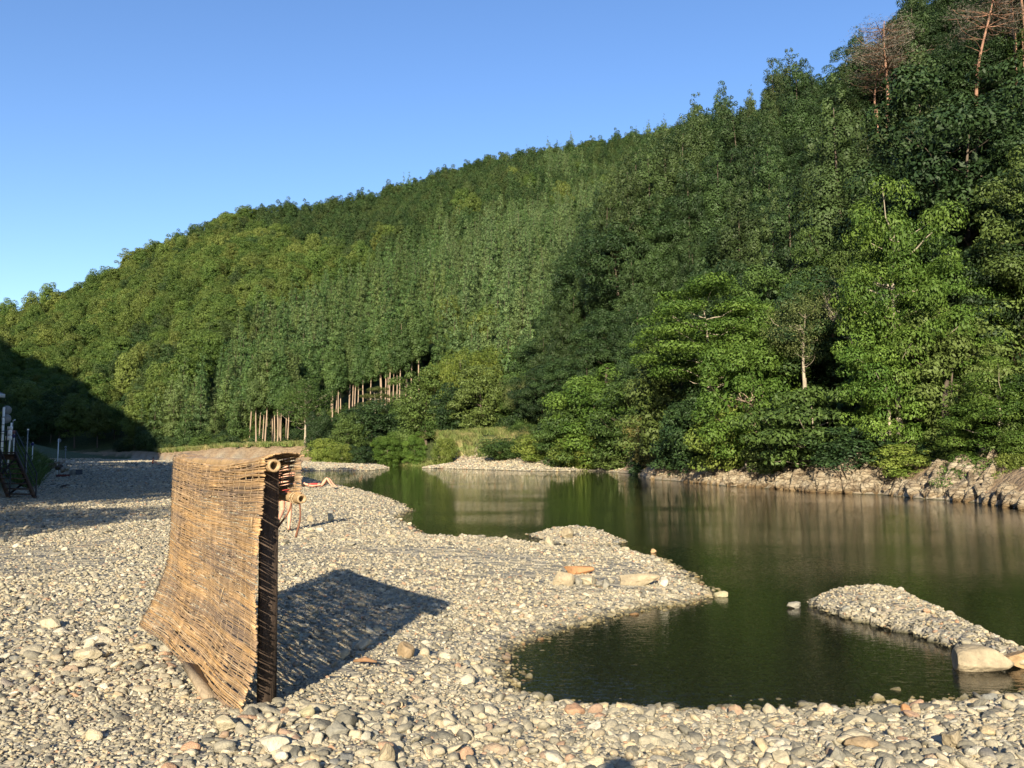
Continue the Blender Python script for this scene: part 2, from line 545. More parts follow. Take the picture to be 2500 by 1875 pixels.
def terrain(x, y, full=False):
    x = np.asarray(x, float)
    y = np.asarray(y, float)
    dw = sdist(x, y, water_poly)
    da = sdist(x, y, islet_a)
    db = sdist(x, y, islet_b)
    nz = fbm(x / 2.2, y / 2.2, 1, 4)
    nb = fbm(x / 12.0, y / 12.0, 5, 3)
    jit = fbm(x * 1.6, y * 1.6, 9, 3) * 0.16 * np.clip(np.hypot(x, y) / 12, 0.6, 3)
    dwj = dw + jit
    land = WL + 0.25 * (1 - np.exp(-np.maximum(-dwj, 0) / 1.0)) + (nz * 0.06 + nb * 0.09) * np.clip(-dwj / 2.0, 0, 1)
    bed = WL - 0.75 * (1 - np.exp(-np.maximum(dwj, 0) / 2.2)) * np.clip(0.35 + y / 60, 0.4, 1) + nz * 0.05 * np.clip(dwj / 1.0, 0, 1)
    z = np.where(dwj > 0, bed, land)
    z = np.where(da + jit * .6 > 0, WL + 0.03 + 0.08 * (1 - np.exp(-np.maximum(da + jit * .6, 0) / 0.5)) + nz * 0.03, z)
    dbj = db + jit * .5
    z = np.where(dbj > 0, WL + 0.02 + 0.20 * (1 - np.exp(-np.maximum(dbj, 0) / 0.25)) + nz * 0.03, z)
    # higher far bars
    far_bar = sstep(88, 115, y) * sstep(0, 12, -dw)
    z = z + 0.35 * far_bar * (dw < 0)
    uu = CX + F * x / np.maximum(y, 1.0)
    z = z + 1.25 * sstep(0.3, 12, -dw) * sstep(98, 106, y) * sstep(960, 1060, uu) * (1 - sstep(1400, 1500, uu)) * (dw < 0)
    # mounds of gravel in front
    for (mx, my, mr, mh) in [(0.15, 4.7, 1.1, 0.05), (-1.0, 4.9, 0.8, 0.06), (2.2, 4.2, 1.2, 0.05)]:
        z = z + mh * np.exp(-((x - mx) ** 2 + (y - my) ** 2) / mr ** 2) * (dw < 0)
    # left embankment
    e = polyline_side(x, y, TOE)
    hemb = 1.62 + 0.5 * sstep(4, 20, e)
    zb = hemb * sstep(0.0, 3.2, e)
    z = np.where(e > 0, np.maximum(z, zb), z)
    # terrace on the far side
    u = CX + F * x / np.maximum(y, 1.0)
    bd = np.interp(u, BD[:, 0], BD[:, 1])
    edge = bd - np.interp(u, EDU, EDV)
    top = np.interp(u, [300, 600, 800, 950, 1050, 1150, 1350], [2.2, 3.0, 3.6, 4.2, 4.8, 4.8, 5.2])
    ter = (top + nb * 0.6) * (1 - sstep(1330, 1480, u)) * sstep(0, np.interp(u, [400, 800, 1000, 1300], [3.5, 6, 14, 16]), y - edge + nb * 5)
    z = np.where((y > 60) & (u < 1600) & (dw < -1), np.maximum(z, np.where(u < 1500, ter, 0)), z)
    hf, sfar = hill_far(x, y)
    hn, sn, q = hill_near(x, y)
    hn = np.where(dw < 0, hn, -3)
    # left mountain, outside the frame, that shades the lower left of the far slope
    zl = np.minimum(np.minimum(1.05 * (-x - 46), 0.95 * (-x - 0.68 * y - 12)), 45 + 0.45 * (-x - 44)) + fbm(x / 40, y / 40, 21, 3) * 5
    zl = np.where((x < -46) & (-x - 0.68 * y > 12), np.minimum(zl, 260), -3)
    # nearer left spur that shows at the frame's left edge
    zs = 13 * np.exp(-((x + 132) / 28) ** 2 - ((y - 160) / 45) ** 2)
    zs = np.where(zs > 0.5, zs, -3)
    zz = np.maximum.reduce([z, hf, hn, zl, zs])
    if not full:
        return zz
    hill = (zz > z + 0.3)
    veg = np.where(hill, 1.0, 0.0)
    veg = np.maximum(veg, sstep(0.3, 1.0, e))
    terr = sstep(0, 10, y - edge) * ((y > 60) & (u < 1600))
    veg = np.maximum(veg, sstep(6, 11, y - edge + nb * 5) * ((y > 60) & (u < 1600)))
    soil = np.where((y > 60) & (u < 1500), sstep(-1, 1.5, y - edge + nb * 5 - np.where(u > 960, 3, 0)), 0.0)
    veg = np.where(sn * (hn > z) > 0, sstep(1.5, 4, sn), veg)
    soil = np.where((hn >= z) & (sn > 0), 1.0, soil)
    return zz, np.clip(soil, 0, 1), np.clip(veg, 0, 1)


def tz(x, y):
    return float(terrain(np.array([x]), np.array([y]))[0])


def build_terrain():
    # polar grid centred under the camera, denser inside the view
    az = np.concatenate([np.linspace(-38, 38, 420), np.linspace(38, 322, 150)[1:-1]])
    az = np.radians(az)
    rad = np.concatenate([[0.4], 0.8 * 1.0195 ** np.arange(0, 425)])
    rad = rad[rad < 2600]
    A, Rr = np.meshgrid(az, rad)
    X, Y = np.sin(A) * Rr, np.cos(A) * Rr
    Z, soil, veg = terrain(X.ravel(), Y.ravel(), True)
    Z = np.where(Rr.ravel() > 1200, np.minimum(Z, 40), Z)
    n, m = X.shape
    V = np.stack([X.ravel(), Y.ravel(), Z], 1)
    i, j = np.meshgrid(np.arange(n - 1), np.arange(m), indexing='ij')
    j2 = (j + 1) % m
    Q = np.stack([i * m + j, (i + 1) * m + j, (i + 1) * m + j2, i * m + j2], -1).reshape(-1, 4)
    V = np.vstack([V, [0, 0, float(Z[0])]])
    jj = np.arange(m)
    T = np.stack([np.full(m, n * m), jj, (jj + 1) % m], 1)
    soil = np.append(soil, 0)
    veg = np.append(veg, 0)
    me = mesh_np('ground', V, [Q, T], [groundmat()], True, {'soil': soil, 'veg': veg})
    obj('ground', me, kind='structure')
    # water sheet
    P = [(-60, -80), (110, -80), (110, 60), (40, 140), (-20, 215), (-120, 215), (-60, 60)]
    V = [(x, y, WL) for x, y in P]
    me = bpy.data.meshes.new('river_water')
    me.from_pydata(V, [], [list(range(len(V)))])
    me.materials.append(watermat())
    obj('river_water', me, kind='structure')


build_terrain()


# ------------------------------------------------------------------ stones
def ico(sub):
    import bmesh
    bm = bmesh.new()
    bmesh.ops.create_icosphere(bm, subdivisions=sub, radius=1.0)
    V = np.array([v.co[:] for v in bm.verts])
    T = np.array([[v.index for v in f.verts] for f in bm.faces])
    bm.free()
    return V, T


ICO2, ICO3, ICO4 = ico(2), ico(3), ico(4)


def stone_shape(r, base=ICO3, cuts=7, flat=0.6, cut_lo=0.55, cut_hi=0.92, rough=0.06):
    V = base[0].copy()
    for _ in range(cuts):
        n = r.normal(size=3)
        n /= np.linalg.norm(n)
        d = r.uniform(cut_lo, cut_hi)
        h = V @ n
        V = V - np.outer(np.maximum(h - d, 0), n)
    for k in range(4):
        n = r.normal(size=3)
        V = V * (1 + rough * np.sin(V @ n * (2.0 + k * 1.3) + r.uniform(0, 6)))[:, None]
    s = np.array([1.0, r.uniform(0.6, 0.95), flat * r.uniform(0.7, 1.1)])
    return V * s, base[1]


def instancer(name, pts, scl, rot, idx, protos, **kw):
    """one object whose geometry nodes place proto meshes on points"""
    me = bpy.data.meshes.new(name)
    me.vertices.add(len(pts))
    me.vertices.foreach_set('co', np.asarray(pts, np.float32).ravel())
    for nm, a in (('iscale', scl), ('irot', rot)):
        at = me.attributes.new(nm, 'FLOAT_VECTOR', 'POINT')
        at.data.foreach_set('vector', np.asarray(a, np.float32).ravel())
    at = me.attributes.new('iidx', 'INT', 'POINT')
    at.data.foreach_set('value', np.asarray(idx, np.int32))
    me.update()
    o = obj(name, me, **kw)
    ng = bpy.data.node_groups.new(name + '_nodes', 'GeometryNodeTree')
    ng.interface.new_socket('Geometry', in_out='INPUT', socket_type='NodeSocketGeometry')
    ng.interface.new_socket('Geometry', in_out='OUTPUT', socket_type='NodeSocketGeometry')
    gi = ng.nodes.new('NodeGroupInput')
    go = ng.nodes.new('NodeGroupOutput')
    iop = ng.nodes.new('GeometryNodeInstanceOnPoints')
    jn = ng.nodes.new('GeometryNodeJoinGeometry')
    for p in protos:
        po = bpy.data.objects.new(p.name + '_source', p)
        oi = ng.nodes.new('GeometryNodeObjectInfo')
        oi.inputs['Object'].default_value = po
        oi.inputs['As Instance'].default_value = True
        ng.links.new(oi.outputs['Geometry'], jn.inputs[0])

    def na(nm, ty):
        n = ng.nodes.new('GeometryNodeInputNamedAttribute')
        n.data_type = ty
        n.inputs['Name'].default_value = nm
        return n.outputs['Attribute']
    ng.links.new(gi.outputs[0], iop.inputs['Points'])
    ng.links.new(jn.outputs[0], iop.inputs['Instance'])
    iop.inputs['Pick Instance'].default_value = True
    ng.links.new(na('iidx', 'INT'), iop.inputs['Instance Index'])
    ng.links.new(na('irot', 'FLOAT_VECTOR'), iop.inputs['Rotation'])
    ng.links.new(na('iscale', 'FLOAT_VECTOR'), iop.inputs['Scale'])
    ng.links.new(iop.outputs[0], go.inputs[0])
    md = o.modifiers.new('scatter', 'NODES')
    md.node_group = ng
    return o


def build_pebbles():
    r = np.random.default_rng(3)
    protos = []
    for k in range(14):
        V, T = stone_shape(r, ICO3 if k < 9 else ICO2, cuts=int(r.integers(5, 11)), flat=r.uniform(0.45, 0.85), cut_lo=0.5, rough=0.05)
        protos.append(mesh_np('pebble_shape', V, T, [M_STONE], True))
    P, S = [], []

    def band(y0, y1, dens, s0, s1, power=2.2, margin=1.1, under=0.6, cond=None):
        area = 0.61 * margin * (y1 * y1 - y0 * y0)
        n = int(area * dens)
        yy = np.sqrt(r.uniform(y0 * y0, y1 * y1, n))
        xx = r.uniform(-1, 1, n) * yy * 0.61 * margin
        dw = sdist(xx, yy, water_poly)
        da, db = sdist(xx, yy, islet_a), sdist(xx, yy, islet_b)
        land = (dw < 0) | (da > -0.1) | (db > -0.1)
        e = polyline_side(xx, yy, TOE)
        u = CX + F * xx / yy
        bd = np.interp(u, BD[:, 0], BD[:, 1]) - 24
        keep = (land | (r.random(n) < under) & (dw < 5)) & (e < 0.5) & (yy < bd + np.where((u > 960) & (u < 1450), 18, 6))
        hn, sn, _ = hill_near(xx, yy)
        keep &= ~((sn > 0.5) & (dw < 0)) | ((yy > 90) & (u < 1445))
        # patches of coarser and finer gravel
        cl = fbm(xx / 1.3, yy / 1.3, 31, 3)
        if cond is not None:
            keep &= cond(xx, yy, cl, dw)
        xx, yy, cl = xx[keep], yy[keep], cl[keep]
        s = s0 + (s1 - s0) * r.random(len(xx)) ** power
        P.append(np.stack([xx, yy], 1))
        S.append(s)
    fine = lambda x, y, c, d: np.ones(len(x), bool)
    patchy = lambda x, y, c, d: (c + 0.6 * fbm(x / 4.5, y / 4.5, 77, 2) > -0.22 + 0.25 * (np.random.default_rng(2).random(len(x)) - 0.5)) | (d > -0.7)
    coarse = lambda x, y, c, d: (c > 0.02) | ((d > -0.8) & (d < 0)) | ((y < 5.2) & (x > -1.2)) | (np.random.default_rng(1).random(len(x)) < 0.25)
    band(3.3, 6.5, 1300, 0.009, 0.020, 1.3, cond=fine)
    band(3.3, 6.5, 280, 0.018, 0.040, 2.0, cond=patchy)
    band(3.3, 7.5, 34, 0.040, 0.080, 2.2, cond=coarse)
    heap = lambda x, y, c, d: (x > -1.75) & (x < 4) & (y < 5.75 - 0.35 * np.abs(x + 0.9)) & (d < 0)
    band(3.6, 5.8, 95, 0.034, 0.062, 1.6, cond=heap)
    band(6.5, 11, 300, 0.010, 0.018, 1.5, cond=fine)
    band(6.5, 11, 300, 0.015, 0.030, 1.5, cond=patchy)
    band(6.5, 14, 50, 0.027, 0.058, 2.2, cond=coarse)
    band(11, 20, 120, 0.013, 0.024, 1.6, cond=fine)
    band(11, 20, 150, 0.020, 0.037, 1.6, cond=patchy)
    band(14, 28, 9, 0.045, 0.09, 2.4, cond=coarse)
    band(20, 40, 62, 0.026, 0.055, 1.8, cond=fine)
    band(40, 80, 12, 0.05, 0.11, 1.8, under=0.02, cond=fine)
    band(80, 175, 3.6, 0.10, 0.22, 1.8, under=0.0, cond=fine)
    band(90, 150, 9, 0.10, 0.2, 1.8, under=0.0, cond=lambda x, y, c, d: (CX + F * x / y > 940) & (CX + F * x / y < 1440))
    band(88, 150, 6, 0.10, 0.2, 1.8, under=0.0, cond=lambda x, y, c, d: (CX + F * x / y > 640) & (CX + F * x / y < 960))
    P, S = np.vstack(P), np.concatenate(S)
    z = np.empty(len(P))
    for a in range(0, len(P), 60000):
        z[a:a + 60000] = terrain(P[a:a + 60000, 0], P[a:a + 60000, 1])
    uu = CX + F * P[:, 0] / P[:, 1]
    k = (z < 0.85) | ((z < 2.6) & (P[:, 1] > 90) & (uu > 960) & (uu < 1450))
    P, S, z = P[k], S[k], z[k]
    n = len(P)
    pts = np.column_stack([P, z + S * r.uniform(0.0, 0.35, n)])
    scl = S[:, None] * np.column_stack([r.uniform(0.8, 1.35, n), r.uniform(0.8, 1.2, n), r.uniform(0.7, 1.1, n)])
    rot = np.column_stack([r.normal(0, 0.35, n), r.normal(0, 0.35, n), r.uniform(0, 6.28, n)])
    print('pebbles', n)
    instancer('river_gravel', pts, scl, rot, r.integers(0, len(protos), n), protos,
              kind='stuff', label='pale grey and tan river pebbles covering the bar', cat='gravel')


build_pebbles()
# ------------------------------------------------------------------ trees
def fib(n, r):
    k = np.arange(n) + 0.5
    ph = np.arccos(1 - 2 * k / n)
    th = np.pi * (1 + 5 ** 0.5) * k + r.uniform(0, 6)
    return np.stack([np.cos(th) * np.sin(ph), np.sin(th) * np.sin(ph), np.cos(ph)], 1)


def leaves(r, C, RR, per, size, asp=2.0, jitter=0.55, low=-0.35, tints=None, up=0.25, droop=0.0):
    """leaf quads over the shells of clumps: C centres (n,3), RR radii (n,3), per = leaves per clump (n)"""
    per = np.maximum(np.asarray(per, int), 3)
    ci = np.repeat(np.arange(len(C)), per)
    n = len(ci)
    D = r.normal(size=(n, 3))
    D /= np.linalg.norm(D, axis=1, keepdims=True)
    fl = D[:, 2] < low
    D[fl, 2] *= -1
    rad = r.uniform(0.55, 1.06, n) ** 0.5
    P = C[ci] + D * RR[ci] * rad[:, None]
    Nn = D / RR[ci]
    Nn /= np.linalg.norm(Nn, axis=1, keepdims=True)
    Nn = Nn + r.normal(size=(n, 3)) * jitter + np.array([0, 0, up])
    Nn /= np.linalg.norm(Nn, axis=1, keepdims=True)
    T = np.cross(Nn, r.normal(size=(n, 3)))
    if droop:
        T = T * (1 - droop) + np.array([0, 0, -1]) * droop
        T -= Nn * (T * Nn).sum(1, keepdims=True)
    T /= np.linalg.norm(T, axis=1, keepdims=True) + 1e-9
    B = np.cross(Nn, T)
    s = size * r.uniform(0.6, 1.35, n)
    a = (T * s[:, None]) * 0.5
    b = (B * s[:, None] / asp) * 0.5
    V = np.stack([P - a, P + b * 1.0, P + a, P - b * 1.0], 1).reshape(-1, 3)
    Q = np.arange(4 * n).reshape(-1, 4)
    if tints is None:
        tints = r.random(len(C))
    t = np.clip(tints[ci] * 0.7 + r.uniform(0, 0.3, n), 0, 1)
    return V, Q, t


def limb(mb, r, a, b, ra, rb, sag=0.15, k=5, n=6):
    a, b = np.array(a, float), np.array(b, float)
    t = np.linspace(0, 1, n)[:, None]
    Ln = np.linalg.norm(b - a)
    mid = r.normal(size=3) * Ln * 0.08
    P = a + (b - a) * t + np.sin(np.pi * t) * (mid + np.array([0, 0, -sag * Ln]))
    P[1:-1] += r.normal(size=(n - 2, 3)) * Ln * 0.018
    mb.tube(P, np.linspace(ra, rb, n), k, cap=False)
    return P


def broadleaf(seed, H=9.0, W=7.0, trunk_h=0.3, nclump=70, leaf=0.17, dens=1.0, mat=None, bark=None, flat=0.7, layers=0, droop=0.0, cr=0.17, limbs=8,
              lowest=None, jitter=0.55, name='broadleaf', asp=2.0, trunk_r=None, lean=0.0, shell=0.62, core=True):
    r = np.random.default_rng(seed)
    zb = H * trunk_h if lowest is None else lowest
    cz, hz = (H + zb) / 2, (H - zb) / 2
    D = fib(nclump, r)
    D += r.normal(size=D.shape) * 0.13
    D /= np.linalg.norm(D, axis=1, keepdims=True)
    # lobed envelope
    ph = r.uniform(0, 6.28, 6)
    th = np.arctan2(D[:, 1], D[:, 0])
    lob = 1 + 0.14 * np.sin(2 * th + ph[0] + 2 * D[:, 2]) + 0.12 * np.sin(3 * th + ph[1] - 3 * D[:, 2]) + 0.08 * np.sin(5 * th + ph[2])
    rad = lob * r.uniform(shell, 1.0, nclump)
    C = D * np.array([W / 2, W / 2, hz]) * rad[:, None]
    C[:, 0:2] *= 0.86
    C[:, 2] += cz
    if layers:
        lv = zb + (H - zb) * (np.arange(layers) + 0.6) / layers
        k = np.abs(C[:, 2][:, None] - lv[None]).argmin(1)
        C[:, 2] = C[:, 2] * 0.4 + lv[k] * 0.6 - 0.12 * np.hypot(C[:, 0], C[:, 1])
    C[:, 0] += lean * C[:, 2]
    s = W * cr * r.uniform(0.65, 1.3, nclump)
    RR = np.stack([s, s * r.uniform(0.8, 1.1, nclump), s * flat * r.uniform(0.8, 1.15, nclump)], 1)
    area = 4 * np.pi * s * s * (0.5 + 0.5 * flat)
    per = dens * area / (leaf * leaf / asp) * 0.78
    V, Q, t = leaves(r, C, RR, per, leaf, asp, jitter * 0.72, -0.7, droop=droop)
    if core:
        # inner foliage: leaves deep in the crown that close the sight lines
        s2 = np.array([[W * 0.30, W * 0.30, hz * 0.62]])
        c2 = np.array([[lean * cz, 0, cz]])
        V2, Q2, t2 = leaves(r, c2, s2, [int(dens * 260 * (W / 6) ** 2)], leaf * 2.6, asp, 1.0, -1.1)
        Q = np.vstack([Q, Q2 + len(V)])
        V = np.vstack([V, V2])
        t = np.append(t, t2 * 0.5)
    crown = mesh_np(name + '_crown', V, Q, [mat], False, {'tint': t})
    mb = MB()
    tr = trunk_r or H * 0.016
    top = np.array([lean * H * 0.8, 0, H * 0.8])
    n = 8
    tt = np.linspace(0, 1, n)
    P = np.outer(tt, top) + np.column_stack([np.sin(tt * 5 + ph[3]) * 0.02 * H, np.cos(tt * 4 + ph[4]) * 0.02 * H, np.zeros(n)]) * tt[:, None]
    P = np.vstack([[0, 0, -0.8], P])
    mb.tube(P, np.append(tr * 1.35, np.linspace(tr * 1.15, tr * 0.18, n)), 8, cap=False)
    order = r.permutation(nclump)[:limbs * 3]
    for q, ci in enumerate(order):
        e = C[ci]
        f = np.clip((e[2] - 0.35 * np.hypot(e[0], e[1])) / (H * 0.8), trunk_h * 0.6, 0.95)
        k = f * (n - 1)
        i0 = int(k)
        i0 = min(i0, n - 2)
        base = P[1 + i0] * (1 - (k - i0)) + P[2 + i0] * (k - i0)
        rr = tr * (0.5 if q < limbs else 0.28)
        limb(mb, r, base, e, rr * (1.1 - 0.6 * f), rr * 0.22, 0.06)
    trunk = mb.mesh(name + '_trunk', [bark or M_BARK], True)
    return crown, trunk


def cedar(seed, H=18.0, W=5.0, bare=0.15, leaf=0.2, dens=1.0, mat=None, bark=None, name='cedar', whorls=13, tuft=0.5, cone=0.85, trunk_r=None, asp=1.8, fullness=1.0):
    r = np.random.default_rng(seed)
    C, S = [], []
    z0 = H * bare
    for k in range(whorls):
        t = (k + 0.5) / whorls
        z = z0 + (H - z0) * t ** 0.92
        Rr = W / 2 * ((1 - t) ** cone * 0.97 + 0.05) * (0.55 + 0.45 * min(1, t * 6))
        m = max(3, int((4 + 8 * (1 - t)) * fullness))
        a0 = r.uniform(0, 6.28)
        for j in range(m):
            a = a0 + 6.283 * j / m + r.normal() * 0.22
            rr = Rr * r.uniform(0.62, 1.08)
            C.append((rr * math.cos(a), rr * math.sin(a), z + r.normal() * 0.03 * H - 0.18 * rr))
            S.append((Rr * 0.40 + 0.16) * r.uniform(0.75, 1.25) * (tuft / 0.5))
        if Rr > 0.9:
            for j in range(m // 2):
                a = r.uniform(0, 6.28)
                C.append((Rr * .45 * math.cos(a), Rr * .45 * math.sin(a), z))
                S.append(Rr * 0.42)
    C, s = np.array(C), np.array(S)
    RR = np.stack([s, s, s * 1.05], 1)
    area = 4 * np.pi * s * s
    V, Q, t = leaves(r, C, RR, dens * area / (leaf * leaf / asp) * 0.78, leaf, asp, 0.2, -1.1, up=0.2, droop=0.0)
    crown = mesh_np(name + '_crown', V, Q, [mat], False, {'tint': t})
    mb = MB()
    tr = trunk_r or H * 0.0115
    zz = np.linspace(0, H * 0.86, 8)
    P = np.column_stack([0.006 * H * np.sin(zz * .3 + seed), 0.006 * H * np.cos(zz * .23 + seed), zz])
    P = np.vstack([[0, 0, -1.2], P])
    mb.tube(P, np.append(tr * 1.3, np.linspace(tr * 1.1, tr * 0.12, 8)), 7, cap=False)
    trunk = mb.mesh(name + '_trunk', [bark or M_CEDARBARK], True)
    return crown, trunk


G = {}
G['dark'] = leafmat('dark_leaf', (0.011, 0.028, 0.009), (0.037, 0.070, 0.019), trans=0.05)
G['mid'] = leafmat('mid_leaf', (0.028, 0.060, 0.013), (0.080, 0.135, 0.028), (0.092, 0.122, 0.030), trans=0.1)
G['tuft'] = leafmat('dark_cedar_needles', (0.010, 0.025, 0.008), (0.047, 0.086, 0.024), (0.054, 0.078, 0.022), trans=0.08)
G['bright'] = leafmat('bright_leaf', (0.042, 0.092, 0.014), (0.122, 0.198, 0.032))
G['lime'] = leafmat('yellow_green_leaf', (0.075, 0.120, 0.018), (0.190, 0.230, 0.045))
G['olive'] = leafmat('olive_leaf', (0.060, 0.085, 0.020), (0.150, 0.165, 0.050), (0.20, 0.16, 0.05))
G['cedar'] = leafmat('cedar_needles', (0.022, 0.055, 0.014), (0.078, 0.135, 0.036), (0.086, 0.118, 0.034), trans=0.04)
G['vine'] = leafmat('vine_leaf', (0.048, 0.105, 0.016), (0.138, 0.215, 0.036))
G['cedar_pale'] = leafmat('pale_cedar_needles', (0.036, 0.076, 0.024), (0.108, 0.162, 0.056), (0.10, 0.14, 0.046), trans=0.1)
G['cypress'] = leafmat('cypress_leaf', (0.026, 0.058, 0.020), (0.064, 0.110, 0.036), (0.075, 0.10, 0.03))
G['thin'] = leafmat('thin_olive_leaf', (0.055, 0.080, 0.024), (0.13, 0.155, 0.052))
G['brown'] = leafmat('dead_needles', (0.095, 0.085, 0.068), (0.19, 0.17, 0.135), trans=0.1)
G['farleaf'] = leafmat('far_broad_leaf', (0.040, 0.080, 0.016), (0.116, 0.174, 0.036), (0.145, 0.170, 0.040))
G['fardark'] = leafmat('far_dark_leaf', (0.019, 0.045, 0.013), (0.054, 0.096, 0.026), (0.068, 0.094, 0.026))


def hill_points(x0, x1, y0, y1, step, seed):
    r = np.random.default_rng(seed)
    gx, gy = np.meshgrid(np.arange(x0, x1, step), np.arange(y0, y1, step))
    gx = gx.ravel() + r.uniform(-0.42, 0.42, gx.size) * step
    gy = gy.ravel() + r.uniform(-0.42, 0.42, gy.size) * step
    return gx, gy, r


def species_at(x, y, z, r):
    """0 cedar, 1 yellow-green broadleaf, 2 dark cypress and oak"""
    u, v = proj(x, y, z)
    n1 = fbm(x / 35, y / 35, 41, 3)
    n2 = fbm(x / 22, y / 22, 43, 3)
    sky = np.interp(u, SKY[:, 0], SKY[:, 1])
    line = 1010 - (u - 430) * 0.737
    sp = np.where(v + n1 * 60 > line, 0, 1)
    up = (v - sky + n2 * 90 < np.interp(u, [0, 300, 500, 700, 900, 1300, 2000], [-60, 40, 60, 110, 200, 190, 190])) & (u > 230)
    sp = np.where(up, 2, sp)
    sp = np.where((sp == 2) & (n1 > 0.34) & (u > 900), 0, sp)
    sp = np.where((sp == 1) & (n2 < -0.30), 2, sp)
    sp = np.where((sp == 0) & (n2 > 0.42), 1, sp)
    return sp, u, v


def build_far_forest():
    gx, gy, r = hill_points(-470, 420, 135, 720, 5.2, 5)
    k = np.abs(gx) < gy * 0.72 + 10
    gx, gy = gx[k], gy[k]
    hf, s = hill_far(gx, gy)
    hn, sn, q = hill_near(gx, gy)
    z = terrain(gx, gy)
    k = (s > 0.002) & (s < 1.09) & (hf > hn + 4) & (z < hf + 3)
    gx, gy, z, s = gx[k], gy[k], z[k], s[k]
    sp, u, v = species_at(gx, gy, z, r)
    # front rank of the cedar stand: bare trunks, made one by one below
    front = ((s < 0.05) & (u > 600) & (u < 800)) | ((s < 0.09) & (u >= 800) & (u < 1120) & (v > 955))
    thin = r.random(len(gx)) < np.where(sp == 0, 1.0, np.where(sp == 1, 0.75, 0.9))
    k = ~front & thin
    gx, gy, z, s, sp, u, v = [a[k] for a in (gx, gy, z, s, sp, u, v)]
    n = len(gx)
    print('far trees', n)
    # protos
    pc = [cedar(100 + i, 16 + i, 5.2, 0.06, 0.42, 0.9, G['cedar'], bark=M_BARK, name='far_cedar', whorls=7, cone=1.1, trunk_r=0.10, fullness=0.8, tuft=0.62) for i in range(3)]
    pp = [cedar(110 + i, 18, 5.6, 0.06, 0.42, 0.9, G['cedar_pale'], bark=M_BARK, name='far_pale_cedar', whorls=8, cone=1.15, trunk_r=0.10, fullness=0.8, tuft=0.5) for i in range(2)]
    pb = [broadleaf(120 + i, 10.5 + i, 8.8, 0.2, 36, 0.42, 0.9, G['farleaf'], flat=0.75, name='far_oak', cr=0.165, limbs=3) for i in range(4)]
    pd = [broadleaf(130 + i, 12.5, 6.6, 0.2, 30, 0.42, 0.9, G['fardark'], flat=0.95, name='far_cypress', cr=0.17, limbs=3) for i in range(3)]

    def joined(pr, nm):
        (c, t) = pr
        # one mesh out of crown and trunk for the instanced mass
        out = []
        for me in (c, t):
            V = np.empty(len(me.vertices) * 3, np.float32)
            me.vertices.foreach_get('co', V)
            F_ = np.empty(len(me.loops), np.int32)
            me.loops.foreach_get('vertex_index', F_)
            out.append((V.reshape(-1, 3), F_.reshape(-1, 4)))
        tint = np.empty(len(c.polygons), np.float32)
        c.attributes['tint'].data.foreach_get('value', tint)
        V = np.vstack([out[0][0], out[1][0]])
        Q = np.vstack([out[0][1], out[1][1] + len(out[0][0])])
        mi = np.concatenate([np.zeros(len(out[0][1])), np.ones(len(out[1][1]))])
        m = mesh_np(nm, V, Q, [c.materials[0], t.materials[0]], False, {'tint': np.append(tint, np.zeros(len(out[1][1])))}, mi)
        for me in (c, t):
            bpy.data.meshes.remove(me)
        return m
    groups = {}
    sh = r.random(n)
    pale = (sp == 0) & ((u > 1080) & (v < 1000) & (r.random(n) < 0.75) | (r.random(n) < 0.12))
    for nm, msk, pr, kind_label in (
            ('cedar_forest', (sp == 0) & ~pale, pc, 'dense green cedar forest covering the lower mountain slope'),
            ('pale_cedar_forest', pale, pp, 'pale green pointed cedars scattered up the mountain slope'),
            ('broadleaf_forest', sp == 1, pb, 'yellow-green broadleaf forest on the left part of the mountain'),
            ('ridge_forest', sp == 2, pd, 'dark green forest along the upper mountain and its ridge')):
        ps = [joined(p, nm + '_tree') for p in pr]
        m = int(msk.sum())
        sc_ = (0.55 + 0.55 * r.random(m) ** 0.9) * (1 + 0.12 * (sp[msk] == 1)) * (1 + 0.25 * (s[msk] > 0.95))
        scl = np.stack([sc_ * r.uniform(0.9, 1.1, m), sc_ * r.uniform(0.9, 1.1, m), sc_ * r.uniform(0.88, 1.15, m)], 1)
        rot = np.stack([r.normal(0, 0.04, m), r.normal(0, 0.04, m), r.uniform(0, 6.28, m)], 1)
        instancer(nm, np.stack([gx[msk], gy[msk], z[msk] - 0.3], 1), scl, rot, r.integers(0, len(ps), m), ps, kind='stuff', label=kind_label, cat='forest')


def tree(kind, loc, scale, rz, label, cat='tree', group=None, name=None, tilt=(0, 0), sz=None):
    crown, trunk, nm = PROTO[kind]
    o = empty(name or nm, loc, rz, label, cat, group)
    o.rotation_euler = (tilt[0], tilt[1], rz)
    o.scale = (scale, scale, scale * (sz or 1.0))
    obj('crown', crown, o)
    obj('trunk', trunk, o)
    return o


PROTO = {}


